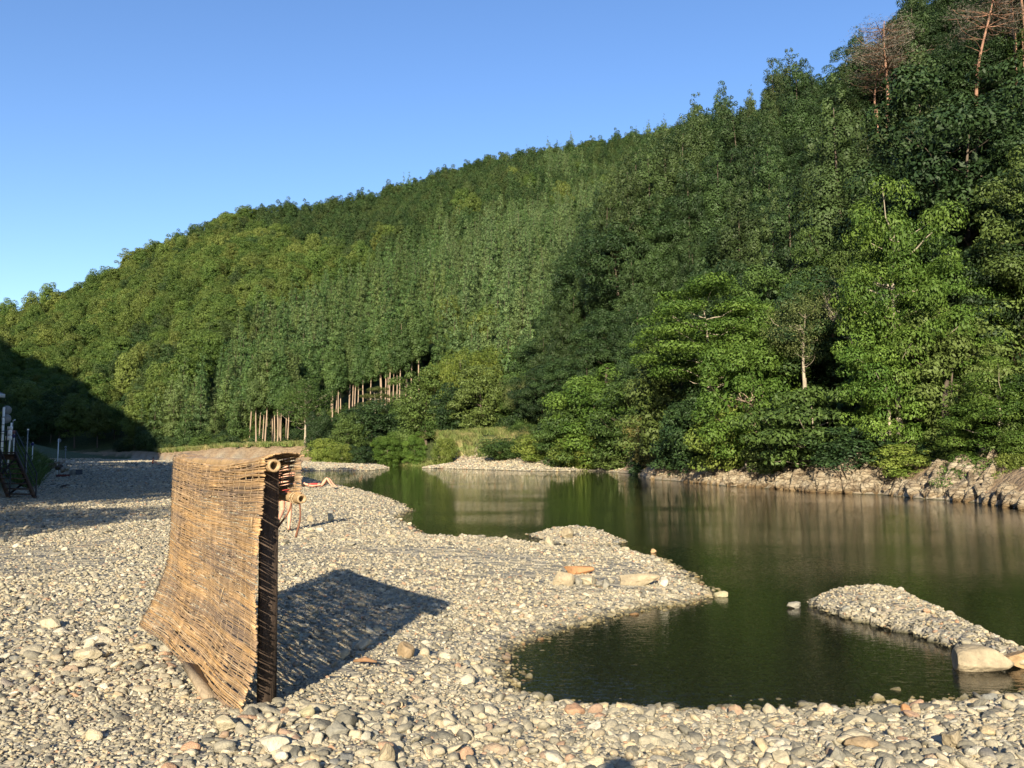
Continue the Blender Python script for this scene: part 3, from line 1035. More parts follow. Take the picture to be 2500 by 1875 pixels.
def build_protos():
    def reg(k, nm, pair):
        PROTO[k] = (pair[0], pair[1], nm)
    for i in range(4):
        reg('oak%d' % i, 'broadleaf_tree', broadleaf(200 + i, 11, 9.5, 0.2, 90, 0.20, 0.95, G['dark'], flat=0.62, cr=0.105, limbs=8, name='oak', jitter=0.6))
    for i in range(3):
        reg('mid%d' % i, 'broadleaf_tree', broadleaf(210 + i, 10, 8.5, 0.2, 85, 0.19, 0.8, G['mid'], flat=0.6, cr=0.11, limbs=8, name='mid'))
    for i in range(3):
        reg('tuft%d' % i, 'cedar_tree', cedar(220 + i, 17, 6.4, 0.12, 0.21, 0.85, G['tuft'], bark=M_BARK, name='tuft', whorls=11, tuft=0.46, cone=0.72))
    for i in range(2):
        reg('point%d' % i, 'cedar_tree', cedar(230 + i, 19, 6.0, 0.12, 0.3, 0.85, G['cedar_pale'], bark=M_BARK, name='point', whorls=15, cone=0.8))
    for i in range(3):
        reg('bare%d' % i, 'cedar_tree', cedar(240 + i, 24, 5.0, 0.40, 0.34, 0.85, G['cedar'], name='bare', whorls=13, cone=0.7, trunk_r=0.17))
    # bank trees and bushes, close to the eye
    reg('vine', 'vine_covered_tree', broadleaf(250, 10, 6.4, 0.12, 105, 0.14, 0.75, G['vine'], M_PALEBARK, flat=0.7, cr=0.105, limbs=9, name='vine', droop=0.6, shell=0.5, core=False))
    reg('vine2', 'vine_covered_tree', broadleaf(251, 8, 6.0, 0.1, 110, 0.135, 0.8, G['vine'], M_PALEBARK, flat=0.7, cr=0.105, limbs=8, core=False, shell=0.5, name='vine_low', droop=0.6))
    reg('layer', 'layered_tree', broadleaf(252, 7.5, 8.2, 0.22, 95, 0.15, 0.75, G['bright'], M_PALEBARK, flat=0.36, cr=0.115, limbs=12, name='layer', layers=5, core=False))
    reg('glossy', 'bushy_tree', broadleaf(253, 6.4, 6.2, 0.1, 110, 0.17, 0.85, G['bright'], flat=0.8, cr=0.12, limbs=6, name='glossy', shell=0.8, lowest=-0.4))
    reg('sparse', 'sparse_tree', broadleaf(254, 7.5, 6.0, 0.3, 60, 0.13, 0.20, G['thin'], M_PALEBARK, flat=0.8, cr=0.14, limbs=9, name='sparse', core=False))
    reg('sprig', 'overhanging_bush', broadleaf(255, 3.6, 6.0, 0.05, 80, 0.2, 0.7, G['mid'], M_PALEBARK, flat=0.5, cr=0.12, limbs=8, name='sprig', layers=4, droop=0.5, trunk_r=0.09))
    reg('bush0', 'bush', broadleaf(256, 3.2, 4.2, 0.0, 60, 0.16, 0.8, G['mid'], flat=0.8, cr=0.15, limbs=5, name='bush', lowest=-0.3, trunk_r=0.06))
    reg('bush1', 'bush', broadleaf(257, 2.6, 4.6, 0.0, 60, 0.16, 0.8, G['lime'], M_PALEBARK, flat=0.7, cr=0.14, limbs=7, name='bush', lowest=-0.3, trunk_r=0.06, layers=3))
    reg('bush2', 'bush', broadleaf(258, 3.4, 4.0, 0.0, 60, 0.18, 0.8, G['dark'], flat=0.8, cr=0.15, limbs=5, name='bush', lowest=-0.3, trunk_r=0.06))
    reg('willow', 'willow_shrub', broadleaf(259, 5.0, 4.6, 0.0, 60, 0.22, 0.5, G['olive'], M_PALEBARK, flat=1.1, cr=0.14, limbs=16, name='willow', trunk_r=0.06, droop=0.3, asp=4))
    reg('bamboo', 'bamboo_clump', broadleaf(260, 9.5, 6.5, 0.2, 80, 0.30, 0.6, G['lime'], M_PALEBARK, flat=1.2, cr=0.12, limbs=12, name='bamboo', trunk_r=0.07, droop=0.7, asp=3.5))
    reg('flat', 'flat_topped_tree', broadleaf(261, 8, 9.0, 0.45, 60, 0.22, 0.6, G['olive'], M_PALEBARK, flat=0.3, cr=0.12, limbs=10, name='flat', layers=3, core=False))
    reg('ghost', 'pale_branched_tree', broadleaf(262, 10, 9.5, 0.2, 70, 0.24, 0.42, G['mid'], M_PALEBARK, flat=0.7, cr=0.14, limbs=20, name='ghost', core=False, trunk_r=0.16))
    for i in range(2):
        reg('low%d' % i, 'broadleaf_tree', broadleaf(270 + i, 7, 7, 0.0, 100, 0.22, 0.85, G['mid'], flat=0.6, cr=0.115, limbs=9, core=False, shell=0.5, name='low_crown', lowest=-0.4, layers=0))
        reg('lowd%d' % i, 'broadleaf_tree', broadleaf(280 + i, 7, 7, 0.0, 100, 0.22, 0.85, G['dark'], flat=0.7, cr=0.125, limbs=7, name='low_dark_crown', lowest=-0.4))
    reg('deadpine', 'dead_pine', dead_pine(263))
    reg('twig', 'bare_shrub', dead_shrub(264))
    reg('snag', 'dead_snag', dead_shrub(265, snag=True))


def dead_pine(seed, H=17.0):
    r = np.random.default_rng(seed)
    mb = MB()
    zz = np.linspace(0, H, 12)
    P = np.column_stack([0.25 * np.sin(zz * .35), 0.2 * np.sin(zz * .27 + 1), zz])
    mb.tube(np.vstack([[0, 0, -1], P]), np.append(0.2, np.linspace(0.18, 0.04, 12)), 8, cap=False)
    C = []
    for k in range(60):
        f = r.uniform(0.52, 1.0)
        i = min(int(f * 11), 10)
        a = r.uniform(0, 6.28)
        ln = r.uniform(3.0, 7.0) * (1.3 - f * 0.95)
        e = P[i] + np.array([math.cos(a) * ln, math.sin(a) * ln, ln * r.uniform(-0.15, 0.45)])
        Q = limb(mb, r, P[i], e, 0.06, 0.014, 0.05, 4)
        for q in range(4):
            C.append(Q[-1 - q] + r.normal(size=3) * 0.25)
    for k in range(9):
        f = r.uniform(0.2, 0.55)
        i = int(f * 11)
        a = r.uniform(0, 6.28)
        ln = r.uniform(0.8, 2.6)
        limb(mb, r, P[i], P[i] + np.array([math.cos(a) * ln, math.sin(a) * ln, ln * 0.35]), 0.04, 0.01, 0.0, 4)
    C = np.array(C)
    s = r.uniform(0.7, 1.3, len(C))
    V, Q, t = leaves(r, C, np.stack([s, s, s * .6], 1), [34] * len(C), 0.36, 9.0, 1.2, -1.1)
    return mesh_np('pine_twigs', V, Q, [G['brown']], False, {'tint': t}), mb.mesh('pine_trunk', [M_REDBARK], True)


def dead_shrub(seed, snag=False):
    r = np.random.default_rng(seed)
    mb = MB()
    tips = []
    H = 5.0

    def grow(a, d, ln, rad, lv):
        b = a + d * ln
        Pp = limb(mb, r, a, b, rad, rad * 0.55, 0.0, 5, 5)
        if lv == 0:
            tips.append(b)
            return
        for _ in range(3 if lv > 1 else 4):
            d2 = d + r.normal(size=3) * (0.35 if snag else 0.5)
            d2[2] = abs(d2[2]) * 0.8 + 0.25
            d2 /= np.linalg.norm(d2)
            grow(Pp[int(r.integers(2, 5))], d2, ln * r.uniform(0.55, 0.85), rad * 0.5, lv - 1)
    for q in range(4 if not snag else 3):
        d = np.array([r.normal() * .3, r.normal() * .3, 1.0])
        grow(np.array([r.normal() * .1, r.normal() * .1, -0.2]), d / np.linalg.norm(d), 1.9, 0.09 if not snag else 0.16, 3 if not snag else 2)
    C = np.array(tips)
    if snag:
        C = C[:5]
    s = np.full(len(C), 0.3)
    V, Q, t = leaves(r, C, np.stack([s, s, s], 1), [5 if snag else 7] * len(C), 0.12, 3.0, 1.2, -1.1)
    return mesh_np('twig_leaves', V, Q, [G['brown'] if snag else G['olive']], False, {'tint': t}), mb.mesh('twig_stems', [M_CEDARBARK if snag else M_PALEBARK], True)


def at_px(kind, u, vt, vb, d, label, rz=0.0, base=None, wid=None, name=None, tilt=(0, 0), cat='tree', group=None):
    """stand a tree at photo column u and depth d so that it spans rows vt..vb"""
    crown, trunk, nm = PROTO[kind]
    H = PH[kind]
    for _ in range(30):
        p0, p1 = atd(u, vb, d), atd(u, vt, d)
        if -sdist(np.array([p0.x]), np.array([p0.y]), water_poly)[0] > (1.6 if d < 70 else 2.0):
            break
        d += 0.6
    h = p1.z - p0.z
    o = tree(kind, p0, h / H, rz, label, cat, group, name, tilt)
    if wid:
        w = wid * d / F
        o.scale = (w / PW[kind], w / PW[kind], h / H)
    g = tz(p0.x, p0.y)
    if kind[:4] in ('bush', 'glos', 'low0', 'low1', 'lowd', 'spri', 'will') and p0.z > g + 0.1:
        b_ = max(g, WL + 0.1)
        o.location.z = b_
        o.scale.z = (p1.z - b_) / H
    elif p0.z > g + 0.3:       # never leave a trunk hanging: lengthen it down to the soil
        mb = MB()
        mb.tube([(p0.x, p0.y, g - 0.3), (p0.x, p0.y, p0.z + h * 0.15)], [0.16, 0.11], 7)
        c = mb.build('trunk_foot', PROTO[kind][1].materials[0], None, True)
        c.parent = o
        c.matrix_parent_inverse = (Matrix.Translation(o.location) @ o.rotation_euler.to_matrix().to_4x4() @ Matrix.Diagonal((*o.scale, 1))).inverted()
    return o


PH, PW = {}, {}


def measure():
    for k, (c, t, nm) in PROTO.items():
        V = np.empty(len(c.vertices) * 3, np.float32)
        c.vertices.foreach_get('co', V)
        V = V.reshape(-1, 3)
        lo, hi = np.percentile(V, 1, 0), np.percentile(V, 99, 0)
        PH[k] = float(hi[2])
        PW[k] = float((hi - lo)[:2].mean())


build_protos()
measure()
build_far_forest()


def sight_depth(u, v, clear):
    D = np.arange(25.0, 201.0, 1.0)
    x, y, dz = ray(u, v)
    h = CZ + dz / y * D - terrain(x / y * D, D)
    k = np.nonzero(h < clear)[0]
    return float(D[k[0]]) if len(k) else 200.0


PINES = [(2168, 60, 312, 5.0, 210, 'dead brown pine with a straight orange trunk against the sky', 0.3, 0.0),
         (2142, 120, 290, 5.0, 130, 'thinner dead pine close behind the straight-trunked dead pine', 1.9, 0.0),
         (2385, -60, 250, 6.0, 190, 'dead brown pine with a leaning orange trunk high on the hill', 2.3, -0.16),
         (2477, -130, 108, 7.0, 170, 'red-trunked dead pine at the upper right corner, left of two', 3.3, 0.0),
         (2498, -140, 112, 7.0, 170, 'red-trunked dead pine at the upper right corner, right of two', 4.3, 0.0)]
PINES = [(a, sight_depth(a[0], a[2], a[3])) for a in PINES]


def place_top(kind, u, vt, H, label, rz=0.0, dmin=60.0, sz=1.0):
    """a tree of height H whose tip meets photo point (u, vt), standing on the slope"""
    D = np.arange(dmin, 231.0, 1.0)
    x, y, dz = ray(u, vt)
    g = terrain(x / y * D, D)
    k = np.nonzero((CZ + dz / y * D - g < H) & (g > 2))[0]
    p = atd(u, vt, float(D[k[0]]) if len(k) else 230.0)
    return tree(kind, (p.x, p.y, p.z - H), H / PH[kind] * 1.0, rz, label, 'tree')


def build_near_hill():
    """one object per tree on the right-hand hill"""
    gx, gy, r = hill_points(-12, 165, 12, 190, 5.2, 9)
    hn, s, q = hill_near(gx, gy)
    hf, sf = hill_far(gx, gy)
    z = terrain(gx, gy)
    k = (s > 4.5) & (hn > 0.5) & (hn > hf - 1) & (q < 155)
    k &= (np.abs(gx) < 0.66 * gy + 6)
    # only the face turned to the river and the ridge can be seen
    u, v = proj(gx, gy, z + 12)
    k &= (u > 1150) & (u < 2620) & (v > -200)
    # trees standing behind others on the steep face show nothing: keep the front ones and the ridge
    k &= (gy < 120) | (r.random(len(gx)) < 0.6) | (u < 2000)
    for (pu, pt, pb_, *_), pd_ in PINES:
        k &= ~((np.abs(u - pu) < 90) & (gy > pd_ - 45) & (gy < pd_ + 3))
    ut, vt_ = proj(gx, gy, z + 11)
    k &= ~((gy < 78) & (u > 2240) & (vt_ < 230))
    gx, gy, z, s, q, u, v = [a[k] for a in (gx, gy, z, s, q, u, v)]
    o = np.argsort(gy)
    n1 = fbm(gx / 18, gy / 18, 51, 3)
    cnt = 0
    for i in o:
        un, vn = u[i], v[i]
        p = r.random()
        if s[i] < 12:
            p2 = 'mid%d' % r.integers(0, 3) if p < 0.5 else 'oak%d' % r.integers(0, 4)
        elif n1[i] > 0.05:
            p2 = 'tuft%d' % r.integers(0, 3) if p < 0.85 else 'oak%d' % r.integers(0, 4)
        else:
            p2 = 'oak%d' % r.integers(0, 4) if p < 0.66 else ('mid%d' % r.integers(0, 3) if p < 0.86 else 'tuft%d' % r.integers(0, 3))
        if 1250 < un < 1900 and gy[i] > 75 and (p2[:3] == 'mid' or p < 0.3):
            p2 = 'tuft%d' % r.integers(0, 3)
        sc_ = r.uniform(0.75, 1.2) * (1.02 if p2[:4] == 'tuft' else 0.7 if p2[:5] == 'point' else 1.1) * (0.75 if s[i] < 12 else 1.0)
        if 1250 < un < 1900 and gy[i] > 75:
            sc_ *= 1.12
        lab = {'oak': 'dark green broadleaf tree in the dense forest on the right hillside',
               'mid': 'lighter green broadleaf tree in the dense forest on the right hillside',
               'tuf': 'tufted dark cedar in the dense forest on the right hillside',
               'poi': 'pale pointed cedar rising from the right hillside forest'}[p2[:3]]
        grp = {'oak': 'dark broadleaf trees on the right hillside', 'mid': 'lighter broadleaf trees on the right hillside',
               'tuf': 'tufted cedars on the right hillside', 'poi': 'pale pointed cedars on the right hillside'}[p2[:3]]
        tree(p2, (gx[i], gy[i], z[i] - 0.3), sc_, r.uniform(0, 6.28), lab, 'tree', grp, tilt=(r.normal() * 0.04, r.normal() * 0.04), sz=r.uniform(0.9, 1.2))
        cnt += 1
    print('near hill trees', cnt)
    for kind, u, vt, H, lab in (('tuft1', 1945, 172, 19, 'tall dark spire-topped cedar standing against the sky on the right hill'),
                                ('point0', 1832, 238, 17, 'pointed cedar on the skyline left of the dark spire-topped cedar'),
                                ('point1', 1699, 288, 18, 'slim pointed cedar at the foot of the skyline where both hills meet'),
                                ('point0', 1627, 330, 18, 'pale pointed cedar, right of a pair below the ridge left of the right hill'),
                                ('point1', 1583, 392, 16, 'pale pointed cedar, left of a pair below the ridge left of the right hill'),
                                ('tuft0', 2225, -8, 20, 'thick bright-tipped cedar touching the top edge of the picture'),
                                ('tuft2', 2065, 165, 15, 'round-shouldered cedar on the skyline left of the dead pines'),
                                ('tuft2', 1490, 460, 18, 'dark cedar on the left shoulder of the right hill')):
        place_top(kind, u, vt, H, lab, rz=u % 7)


build_near_hill()
# ------------------------------------------------------------------ near bank: rocks
def rockmat():
    m, nt, out = newmat('bank_rock')
    geo = N(nt, 'ShaderNodeNewGeometry')
    mp = N(nt, 'ShaderNodeMapping')
    mp.inputs['Rotation'].default_value = (R(25), R(-35), 0)
    mp.inputs['Scale'].default_value = (1, 1, 2.6)
    L(nt, geo.outputs['Position'], mp.inputs[0])
    ns = N(nt, 'ShaderNodeTexNoise', inp={'Scale': 1.6, 'Detail': 9.0, 'Roughness': 0.7})
    L(nt, mp.outputs[0], ns.inputs['Vector'])
    r = ramp(nt, ns.outputs[0], [(0.30, (0.06, 0.045, 0.03)), (0.42, (0.17, 0.13, 0.085)), (0.54, (0.31, 0.26, 0.18)), (0.70, (0.45, 0.40, 0.30))])
    sz = N(nt, 'ShaderNodeSeparateXYZ')
    L(nt, geo.outputs['Position'], sz.inputs[0])
    wet = N(nt, 'ShaderNodeMapRange', inp={1: WL + 0.30, 2: WL + 0.05, 3: 0.0, 4: 1.0})
    L(nt, sz.outputs[2], wet.inputs[0])
    c = mixc(nt, wet.outputs[0], r.outputs[0], mixc(nt, 1.0, r.outputs[0], (0.55, 0.46, 0.34), 'MULTIPLY'))
    b = N(nt, 'ShaderNodeBsdfPrincipled', inp={'Roughness': 0.85, 'Specular IOR Level': 0.25})
    L(nt, c, b.inputs['Base Color'])
    n2 = N(nt, 'ShaderNodeTexNoise', inp={'Scale': 5.0, 'Detail': 8.0, 'Roughness': 0.7})
    L(nt, mp.outputs[0], n2.inputs['Vector'])
    vc = N(nt, 'ShaderNodeTexVoronoi', feature='DISTANCE_TO_EDGE', inp={'Scale': 2.6})
    L(nt, mp.outputs[0], vc.inputs['Vector'])
    crack = ramp(nt, vc.outputs['Distance'], [(0.0, (0, 0, 0)), (0.06, (1, 1, 1))])
    hh = math_n(nt, 'ADD', math_n(nt, 'MULTIPLY', n2.outputs[0], 1.0), math_n(nt, 'MULTIPLY', crack.outputs[0], 0.6))
    bp = N(nt, 'ShaderNodeBump', inp={'Strength': 0.9, 'Distance': 0.13})
    L(nt, hh, bp.inputs['Height'])
    L(nt, bp.outputs[0], b.inputs['Normal'])
    L(nt, b.outputs[0], out.inputs[0])
    return m


M_ROCK = rockmat()


def build_bank_rocks():
    r = np.random.default_rng(77)
    line = [(u, v) for u, v in bank_px if 1585 <= u <= 2500][::-1] + [(2640, 1262), (2850, 1300)]
    us = np.array([a for a, _ in line], float)
    vs = np.array([b for _, b in line], float)
    mb = MB()
    for k in range(680):
        u = r.uniform(1588, 2760)
        v = np.interp(u, us, vs)
        x, y = gnd(u, v, WL)
        off = abs(r.normal()) * 1.15 if k > 120 else r.uniform(-0.05, 0.3)
        hmul = 0.85 + 0.2 * sstep(1850, 2000, u) - 0.35 * sstep(2300, 2500, u) + 0.18 * math.sin(u / 45.0)
        x += 0.97 * off
        y += 0.245 * off
        s = r.uniform(0.20, 0.56) * (1.1 if off > 0.3 else 0.9) * (0.75 + 0.35 * hmul)
        V, T = stone_shape(r, ICO3, cuts=11, flat=0.9, cut_lo=0.42, cut_hi=0.8, rough=0.03)
        V = V * s * np.array([0.95, 0.62, 1.5])
        M = np.array(Matrix.Rotation(r.uniform(-.5, .5) + 0.3, 3, 'Z') @ Matrix.Rotation(R(32) + r.normal() * .22, 3, 'Y') @ Matrix.Rotation(r.normal() * .25, 3, 'X'))
        z = WL + 0.02 + off * (0.72 - 0.3 * sstep(2250, 2450, u)) * hmul + r.uniform(-0.1, 0.15)
        mb.add(V @ M.T + np.array([x, y, z]), T=T)
    me = mb.mesh('rocky_bank', [M_ROCK], False)
    obj('rocky_bank', me, kind='structure')


build_bank_rocks()


def stone_col(name, col, var=0.22, rough=0.8):
    return simple(name, col, rough, var * 1.7, 7.0, 0.9, 30)


SC = {'tan': stone_col('tan_stone', (0.274, 0.230, 0.152)), 'cream': stone_col('cream_stone', (0.326, 0.288, 0.198)), 'grey': stone_col('grey_stone', (0.192, 0.184, 0.149)),
      'white': stone_col('white_stone', (0.370, 0.346, 0.271)), 'orange': stone_col('orange_stone', (0.296, 0.158, 0.073)), 'brown': stone_col('brown_stone', (0.222, 0.166, 0.099)),
      'olive': stone_col('olive_stone', (0.266, 0.245, 0.152))}


def boulder(u0, u1, v0, v1, col, label, seed, name='boulder', z=None, flat=None, rz=0.0, cuts=7, depthf=0.7):
    r = np.random.default_rng(seed)
    uc = (u0 + u1) / 2
    zz = 0.0
    for _ in range(4):
        x, y = gnd(uc, v1, zz if z is None else z)
        if z is None:
            zz = max(tz(x, y), WL)
    zz = zz if z is None else z
    w = (u1 - u0) / F * y
    h = (v1 - v0) / F * y
    V, T = stone_shape(r, ICO4, cuts=cuts + 3, flat=1.0, cut_lo=0.42 if cuts > 6 else 0.6, cut_hi=0.85, rough=0.025)
    V = V / np.abs(V).max(0)
    V = V * np.array([w / 2, w / 2 * depthf, h * 0.62])
    me = mesh_np(name, V, T, [SC[col]], cuts < 7)
    o = obj(name, me, None, (x, y + w / 2 * depthf * 0.6, zz + h * (0.40 if cuts < 8 else 0.28)), label=label, cat='rock')
    o.rotation_euler = (0, 0, rz)
    return o


BOULD = [
    (1588, 1604, 1340, 1350, 'orange2', 'small ochre stone in the water above the tip of the beach', 0.9, 3),
    (2334, 2484, 1588, 1642, 'tan', 'largest smooth tan boulder half in the water at the near end of the gravel spit', 0.8, 5),
    (2468, 2560, 1592, 1634, 'orange2', 'ochre boulder cut by the right edge of the picture beside the largest boulder', 0.8, 6),
    (1920, 1960, 1470, 1485, 'grey', 'small flat grey rock alone in the pool off the tip of the gravel spit', 0.6, 6),
    (1745, 1781, 1444, 1458, 'olive', 'olive rock in the water just off the pointed tip of the beach', 0.6, 6),
    (1370, 1407, 1288, 1314, 'tan', 'round tan boulder standing on the small gravel islet', 0.9, 4),
    (1330, 1354, 1308, 1330, 'cream', 'cream rock at the left foot of the tan boulder by the gravel islet', 0.8, 6),
    (1344, 1404, 1388, 1434, 'tan', 'broad upright tan slab at the left of the slab row on the beach', 0.5, 9),
    (1398, 1472, 1408, 1430, 'cream', 'low cream slab in the middle of the slab row on the beach', 0.5, 8),
    (1500, 1614, 1409, 1440, 'tan', 'long straight tan slab at the right of the slab row on the beach', 0.35, 8),
    (1372, 1452, 1377, 1402, 'orange', 'rusty orange slab lying behind the slab row on the beach', 0.5, 8),
    (1608, 1634, 1428, 1450, 'white', 'white round stone at the right end of the long slab', 0.9, 3),
    (1404, 1424, 1415, 1432, 'grey', 'small grey oval stone leaning on the broad upright slab', 0.9, 3),
    (1470, 1490, 1424, 1447, 'grey', 'pale grey egg-shaped stone in front of the slab row', 0.9, 3),
    (968, 1012, 1570, 1606, 'brown', 'brown rounded stone at the edge of the screen shadow', 0.8, 4),
    (174, 242, 1586, 1613, 'cream', 'smooth cream oval stone left of the reed screen, nearest of three', 0.6, 4),
    (90, 150, 1502, 1534, 'cream', 'blocky cream stone left of the reed screen, farthest of three', 0.8, 7),
    (198, 268, 1551, 1578, 'white', 'flat white stone left of the reed screen, middle of three', 0.6, 7),
    (507, 574, 1752, 1790, 'cream', 'wedge-shaped cream stone in front of the foot of the reed screen', 0.7, 7),
    (622, 700, 1800, 1840, 'white', 'jagged white stone low in the foreground right of the screen foot', 0.7, 9),
    (790, 850, 1762, 1800, 'grey', 'large grey-green block in the right foreground gravel heap', 0.7, 9),
    (920, 962, 1822, 1872, 'tan', 'tan egg-shaped stone standing at the bottom edge', 0.8, 4),
    (725, 770, 1716, 1752, 'olive', 'olive angular stone right of the screen foot', 0.7, 9),
    (1892, 1944, 1838, 1872, 'cream', 'pale blocky stone at the bottom edge right of centre', 0.8, 7),
    (2030, 2072, 1826, 1870, 'grey', 'grey upright angular stone near the bottom edge on the right', 0.8, 9),
    (2200, 2226, 1719, 1742, 'orange', 'small orange stone at the near edge of the pool, left of a pair', 0.8, 4),
    (2228, 2254, 1719, 1742, 'tan', 'small tan round stone at the near edge of the pool, right of a pair', 0.9, 3),
    (2308, 2360, 1780, 1830, 'tan', 'broad striped tan stone in the right foreground gravel', 0.8, 7),
    (2068, 2150, 1805, 1834, 'brown', 'long brown flat stone in the right foreground gravel', 0.6, 6),
    (2366, 2402, 1702, 1716, 'tan', 'flat tan stone on the waterline at the right', 0.6, 6),
    (796, 816, 1254, 1274, 'cream', 'pale boulder at the end of the walking person\'s shadow', 0.9, 4),
    (746, 764, 1257, 1275, 'tan', 'yellowish block between the walking person and the pale boulder', 0.9, 7),
    (746, 768, 1288, 1300, 'cream', 'cream oval stone in front of the walking person\'s shadow, left of a pair', 0.7, 3),
    (768, 794, 1287, 1300, 'white', 'white oval stone in front of the walking person\'s shadow, right of a pair', 0.7, 3),
]
SC['orange2'] = stone_col('ochre_stone', (0.31, 0.21, 0.11))
for i, (u0, u1, v0, v1, c, lab, df, cu) in enumerate(BOULD):
    in_water = i in (0, 1, 2, 3, 4)
    boulder(u0, u1, v0, v1, c, lab, 300 + i, name='boulder' if (u1 - u0) > 50 else 'river_stone', z=WL if in_water else None, depthf=df, cuts=cu)


# ------------------------------------------------------------------ bank trees and bushes, one by one
def build_bank_trees():
    A = at_px
    # right bank, near to far
    A('vine2', 2440, 895, 1180, 35.5, 'bright green tree hanging over the rocks at the right edge', 0.4, wid=250)
    A('low0', 2465, 640, 1000, 41, 'dull green tree standing above the hanging tree at the right edge', 1.2, wid=300)
    A('oak1', 2440, 280, 760, 52, 'dark leafy tree reaching high at the upper right edge', 2.2, wid=330)
    A('vine', 2200, 468, 1120, 40, 'tallest bright green vine-covered tree on the right bank', 0.8, wid=300)
    A('vine2', 2175, 720, 1150, 38.5, 'bright hanging foliage below the tallest bright tree on the right bank', 2.6, wid=240)
    A('layer', 2330, 640, 1010, 41, 'spreading layered tree right of the tallest bright tree', 4.2, wid=260)
    A('low1', 2330, 770, 1120, 39, 'olive green tree between the two bright hanging trees', 3.1, wid=230)
    A('sprig', 1990, 950, 1130, 42, 'leafy branches drooping over the rocks left of the tallest bright tree', 0.0, wid=300)
    A('sparse', 1965, 715, 960, 48, 'thin-leaved tree with pale twisting branches in the middle of the right bank', 1.0, wid=190)
    A('twig', 2105, 655, 890, 46, 'leafless whitish shrub right of the thin-leaved tree', 2.0, wid=130, name='bare_shrub')
    A('layer', 1730, 690, 1010, 56, 'umbrella-shaped tree in flat layers with pale limbs on the right bank', 2.4, wid=330)
    A('glossy', 1835, 790, 1060, 50, 'dense glossy green round tree right of the umbrella-shaped tree', 0.7, wid=240)
    A('snag', 1846, 950, 1040, 47, 'dead forked stump glowing tan above the rocks', 0.2, wid=60)
    A('bush1', 1800, 990, 1140, 48, 'yellow-green bush over the rocks below the glossy tree', 0.9, wid=220)
    A('bush0', 1910, 1060, 1165, 43, 'low leafy bush on the rocks below the drooping branches', 1.9, wid=170)
    A('bush2', 2090, 1040, 1145, 40, 'dark bush in the hollow left of the leaning trunk', 2.9, wid=190)
    A('bush1', 2240, 1085, 1160, 37.5, 'low yellow-green bush over the rocks right of the leaning trunk', 3.9, wid=190)
    A('bush0', 2390, 1120, 1215, 33.5, 'low leafy bush on the rocks near the right edge', 4.9, wid=170)
    A('bush1', 2490, 1110, 1205, 31.5, 'small bright bush on the rocks cut by the right edge', 5.5, wid=120)
    A('low0', 1640, 820, 1130, 62, 'mid green tree left of the glossy tree above the first rocks', 1.5, wid=230)
    A('lowd1', 1720, 940, 1150, 56, 'grey-green shrubby tree low over the first rocks', 2.5, wid=210)
    A('willow', 1600, 1000, 1150, 60, 'feathery shrub with pale upright stems at the start of the rocks', 0.3, wid=120)
    A('bush2', 1680, 1060, 1168, 52, 'dark bush hanging over the leftmost rocks', 0.8, wid=160)
    A('glossy', 1450, 905, 1130, 86, 'big rounded bright green tree at the far corner of the right bank', 2.1, wid=230)
    A('low0', 1385, 960, 1120, 100, 'pale green bushy tree spilling onto the far gravel bar', 3.3, wid=150)
    A('low1', 1540, 930, 1135, 78, 'olive green tree right of the big rounded tree at the far corner', 0.1, wid=190)
    A('bush1', 1430, 1060, 1147, 86, 'low branches with pale limbs touching the water at the far corner', 1.1, wid=170)
    A('bush0', 1520, 1075, 1150, 80, 'low green bush at the water left of the first rocks', 2.1, wid=150)
    A('bush2', 1585, 1100, 1165, 62, 'dark low bush above the leftmost rock', 4.4, wid=110)
    # far bank, right of the cedar stand
    A('low1', 1275, 905, 1065, 137, 'green tree right of the pale flowering tree on the far bank', 1.0, wid=120)
    A('sparse', 1265, 920, 1045, 132, 'pale flowering tree with a thin leaning trunk on the far bank', 2.0, wid=90)
    A('low0', 1175, 895, 1060, 138, 'broad green tree above the grassy slope on the far bank', 3.0, wid=150)
    A('lowd0', 1115, 940, 1052, 142, 'darker round tree left of the broad green tree above the grassy slope', 4.0, wid=120)
    A('low1', 1040, 905, 1050, 140, 'large green tree at the right end of the bare cedar trunks', 5.0, wid=150)
    A('bamboo', 1125, 855, 1010, 150, 'yellow-green bamboo clump above the far bank trees, left of two', 0.6, wid=110)
    A('bamboo', 1205, 850, 1000, 152, 'yellow-green bamboo clump above the far bank trees, right of two', 1.6, wid=120)
    A('bamboo', 1060, 890, 1000, 158, 'small feathery bamboo clump beside the bare cedar trunks', 2.6, wid=70)
    A('lowd1', 905, 985, 1088, 150, 'large dark green spreading tree in the middle of the far bank', 0.5, wid=170)
    A('low0', 850, 1010, 1085, 148, 'lighter tree at the left of the dark spreading tree on the far bank', 1.5, wid=90)
    A('flat', 915, 946, 1030, 168, 'flat-topped dull tree in front of the bare cedar trunks', 2.5, wid=85)
    A('lowd0', 778, 1008, 1082, 160, 'dark round bush right of the lower bare trunks', 3.5, wid=60)
    A('ghost', 745, 925, 1070, 168, 'tree with pale bare branches in front of the cedar stand', 4.5, wid=130)
    A('bush1', 792, 1072, 1122, 136, 'low grey-green round bush at the far end of the pale bar', 0.5, wid=78)
    A('bush1', 835, 1085, 1122, 134, 'low olive bush beside the grey-green round bush', 1.9, wid=60)
    A('glossy', 945, 1060, 1114, 128, 'deep green low bush above the channel mouth', 1.5, wid=75)
    A('glossy', 1012, 1058, 1108, 124, 'smaller deep green bush with bare roots right of the channel mouth', 2.5, wid=62)
    A('bush0', 965, 1055, 1115, 132, 'rounded mid green bush on the left edge of the grassy slope', 0.2, wid=80)
    A('bush1', 1085, 1072, 1108, 124, 'small yellowish bush in the middle of the grassy slope', 1.2, wid=60)
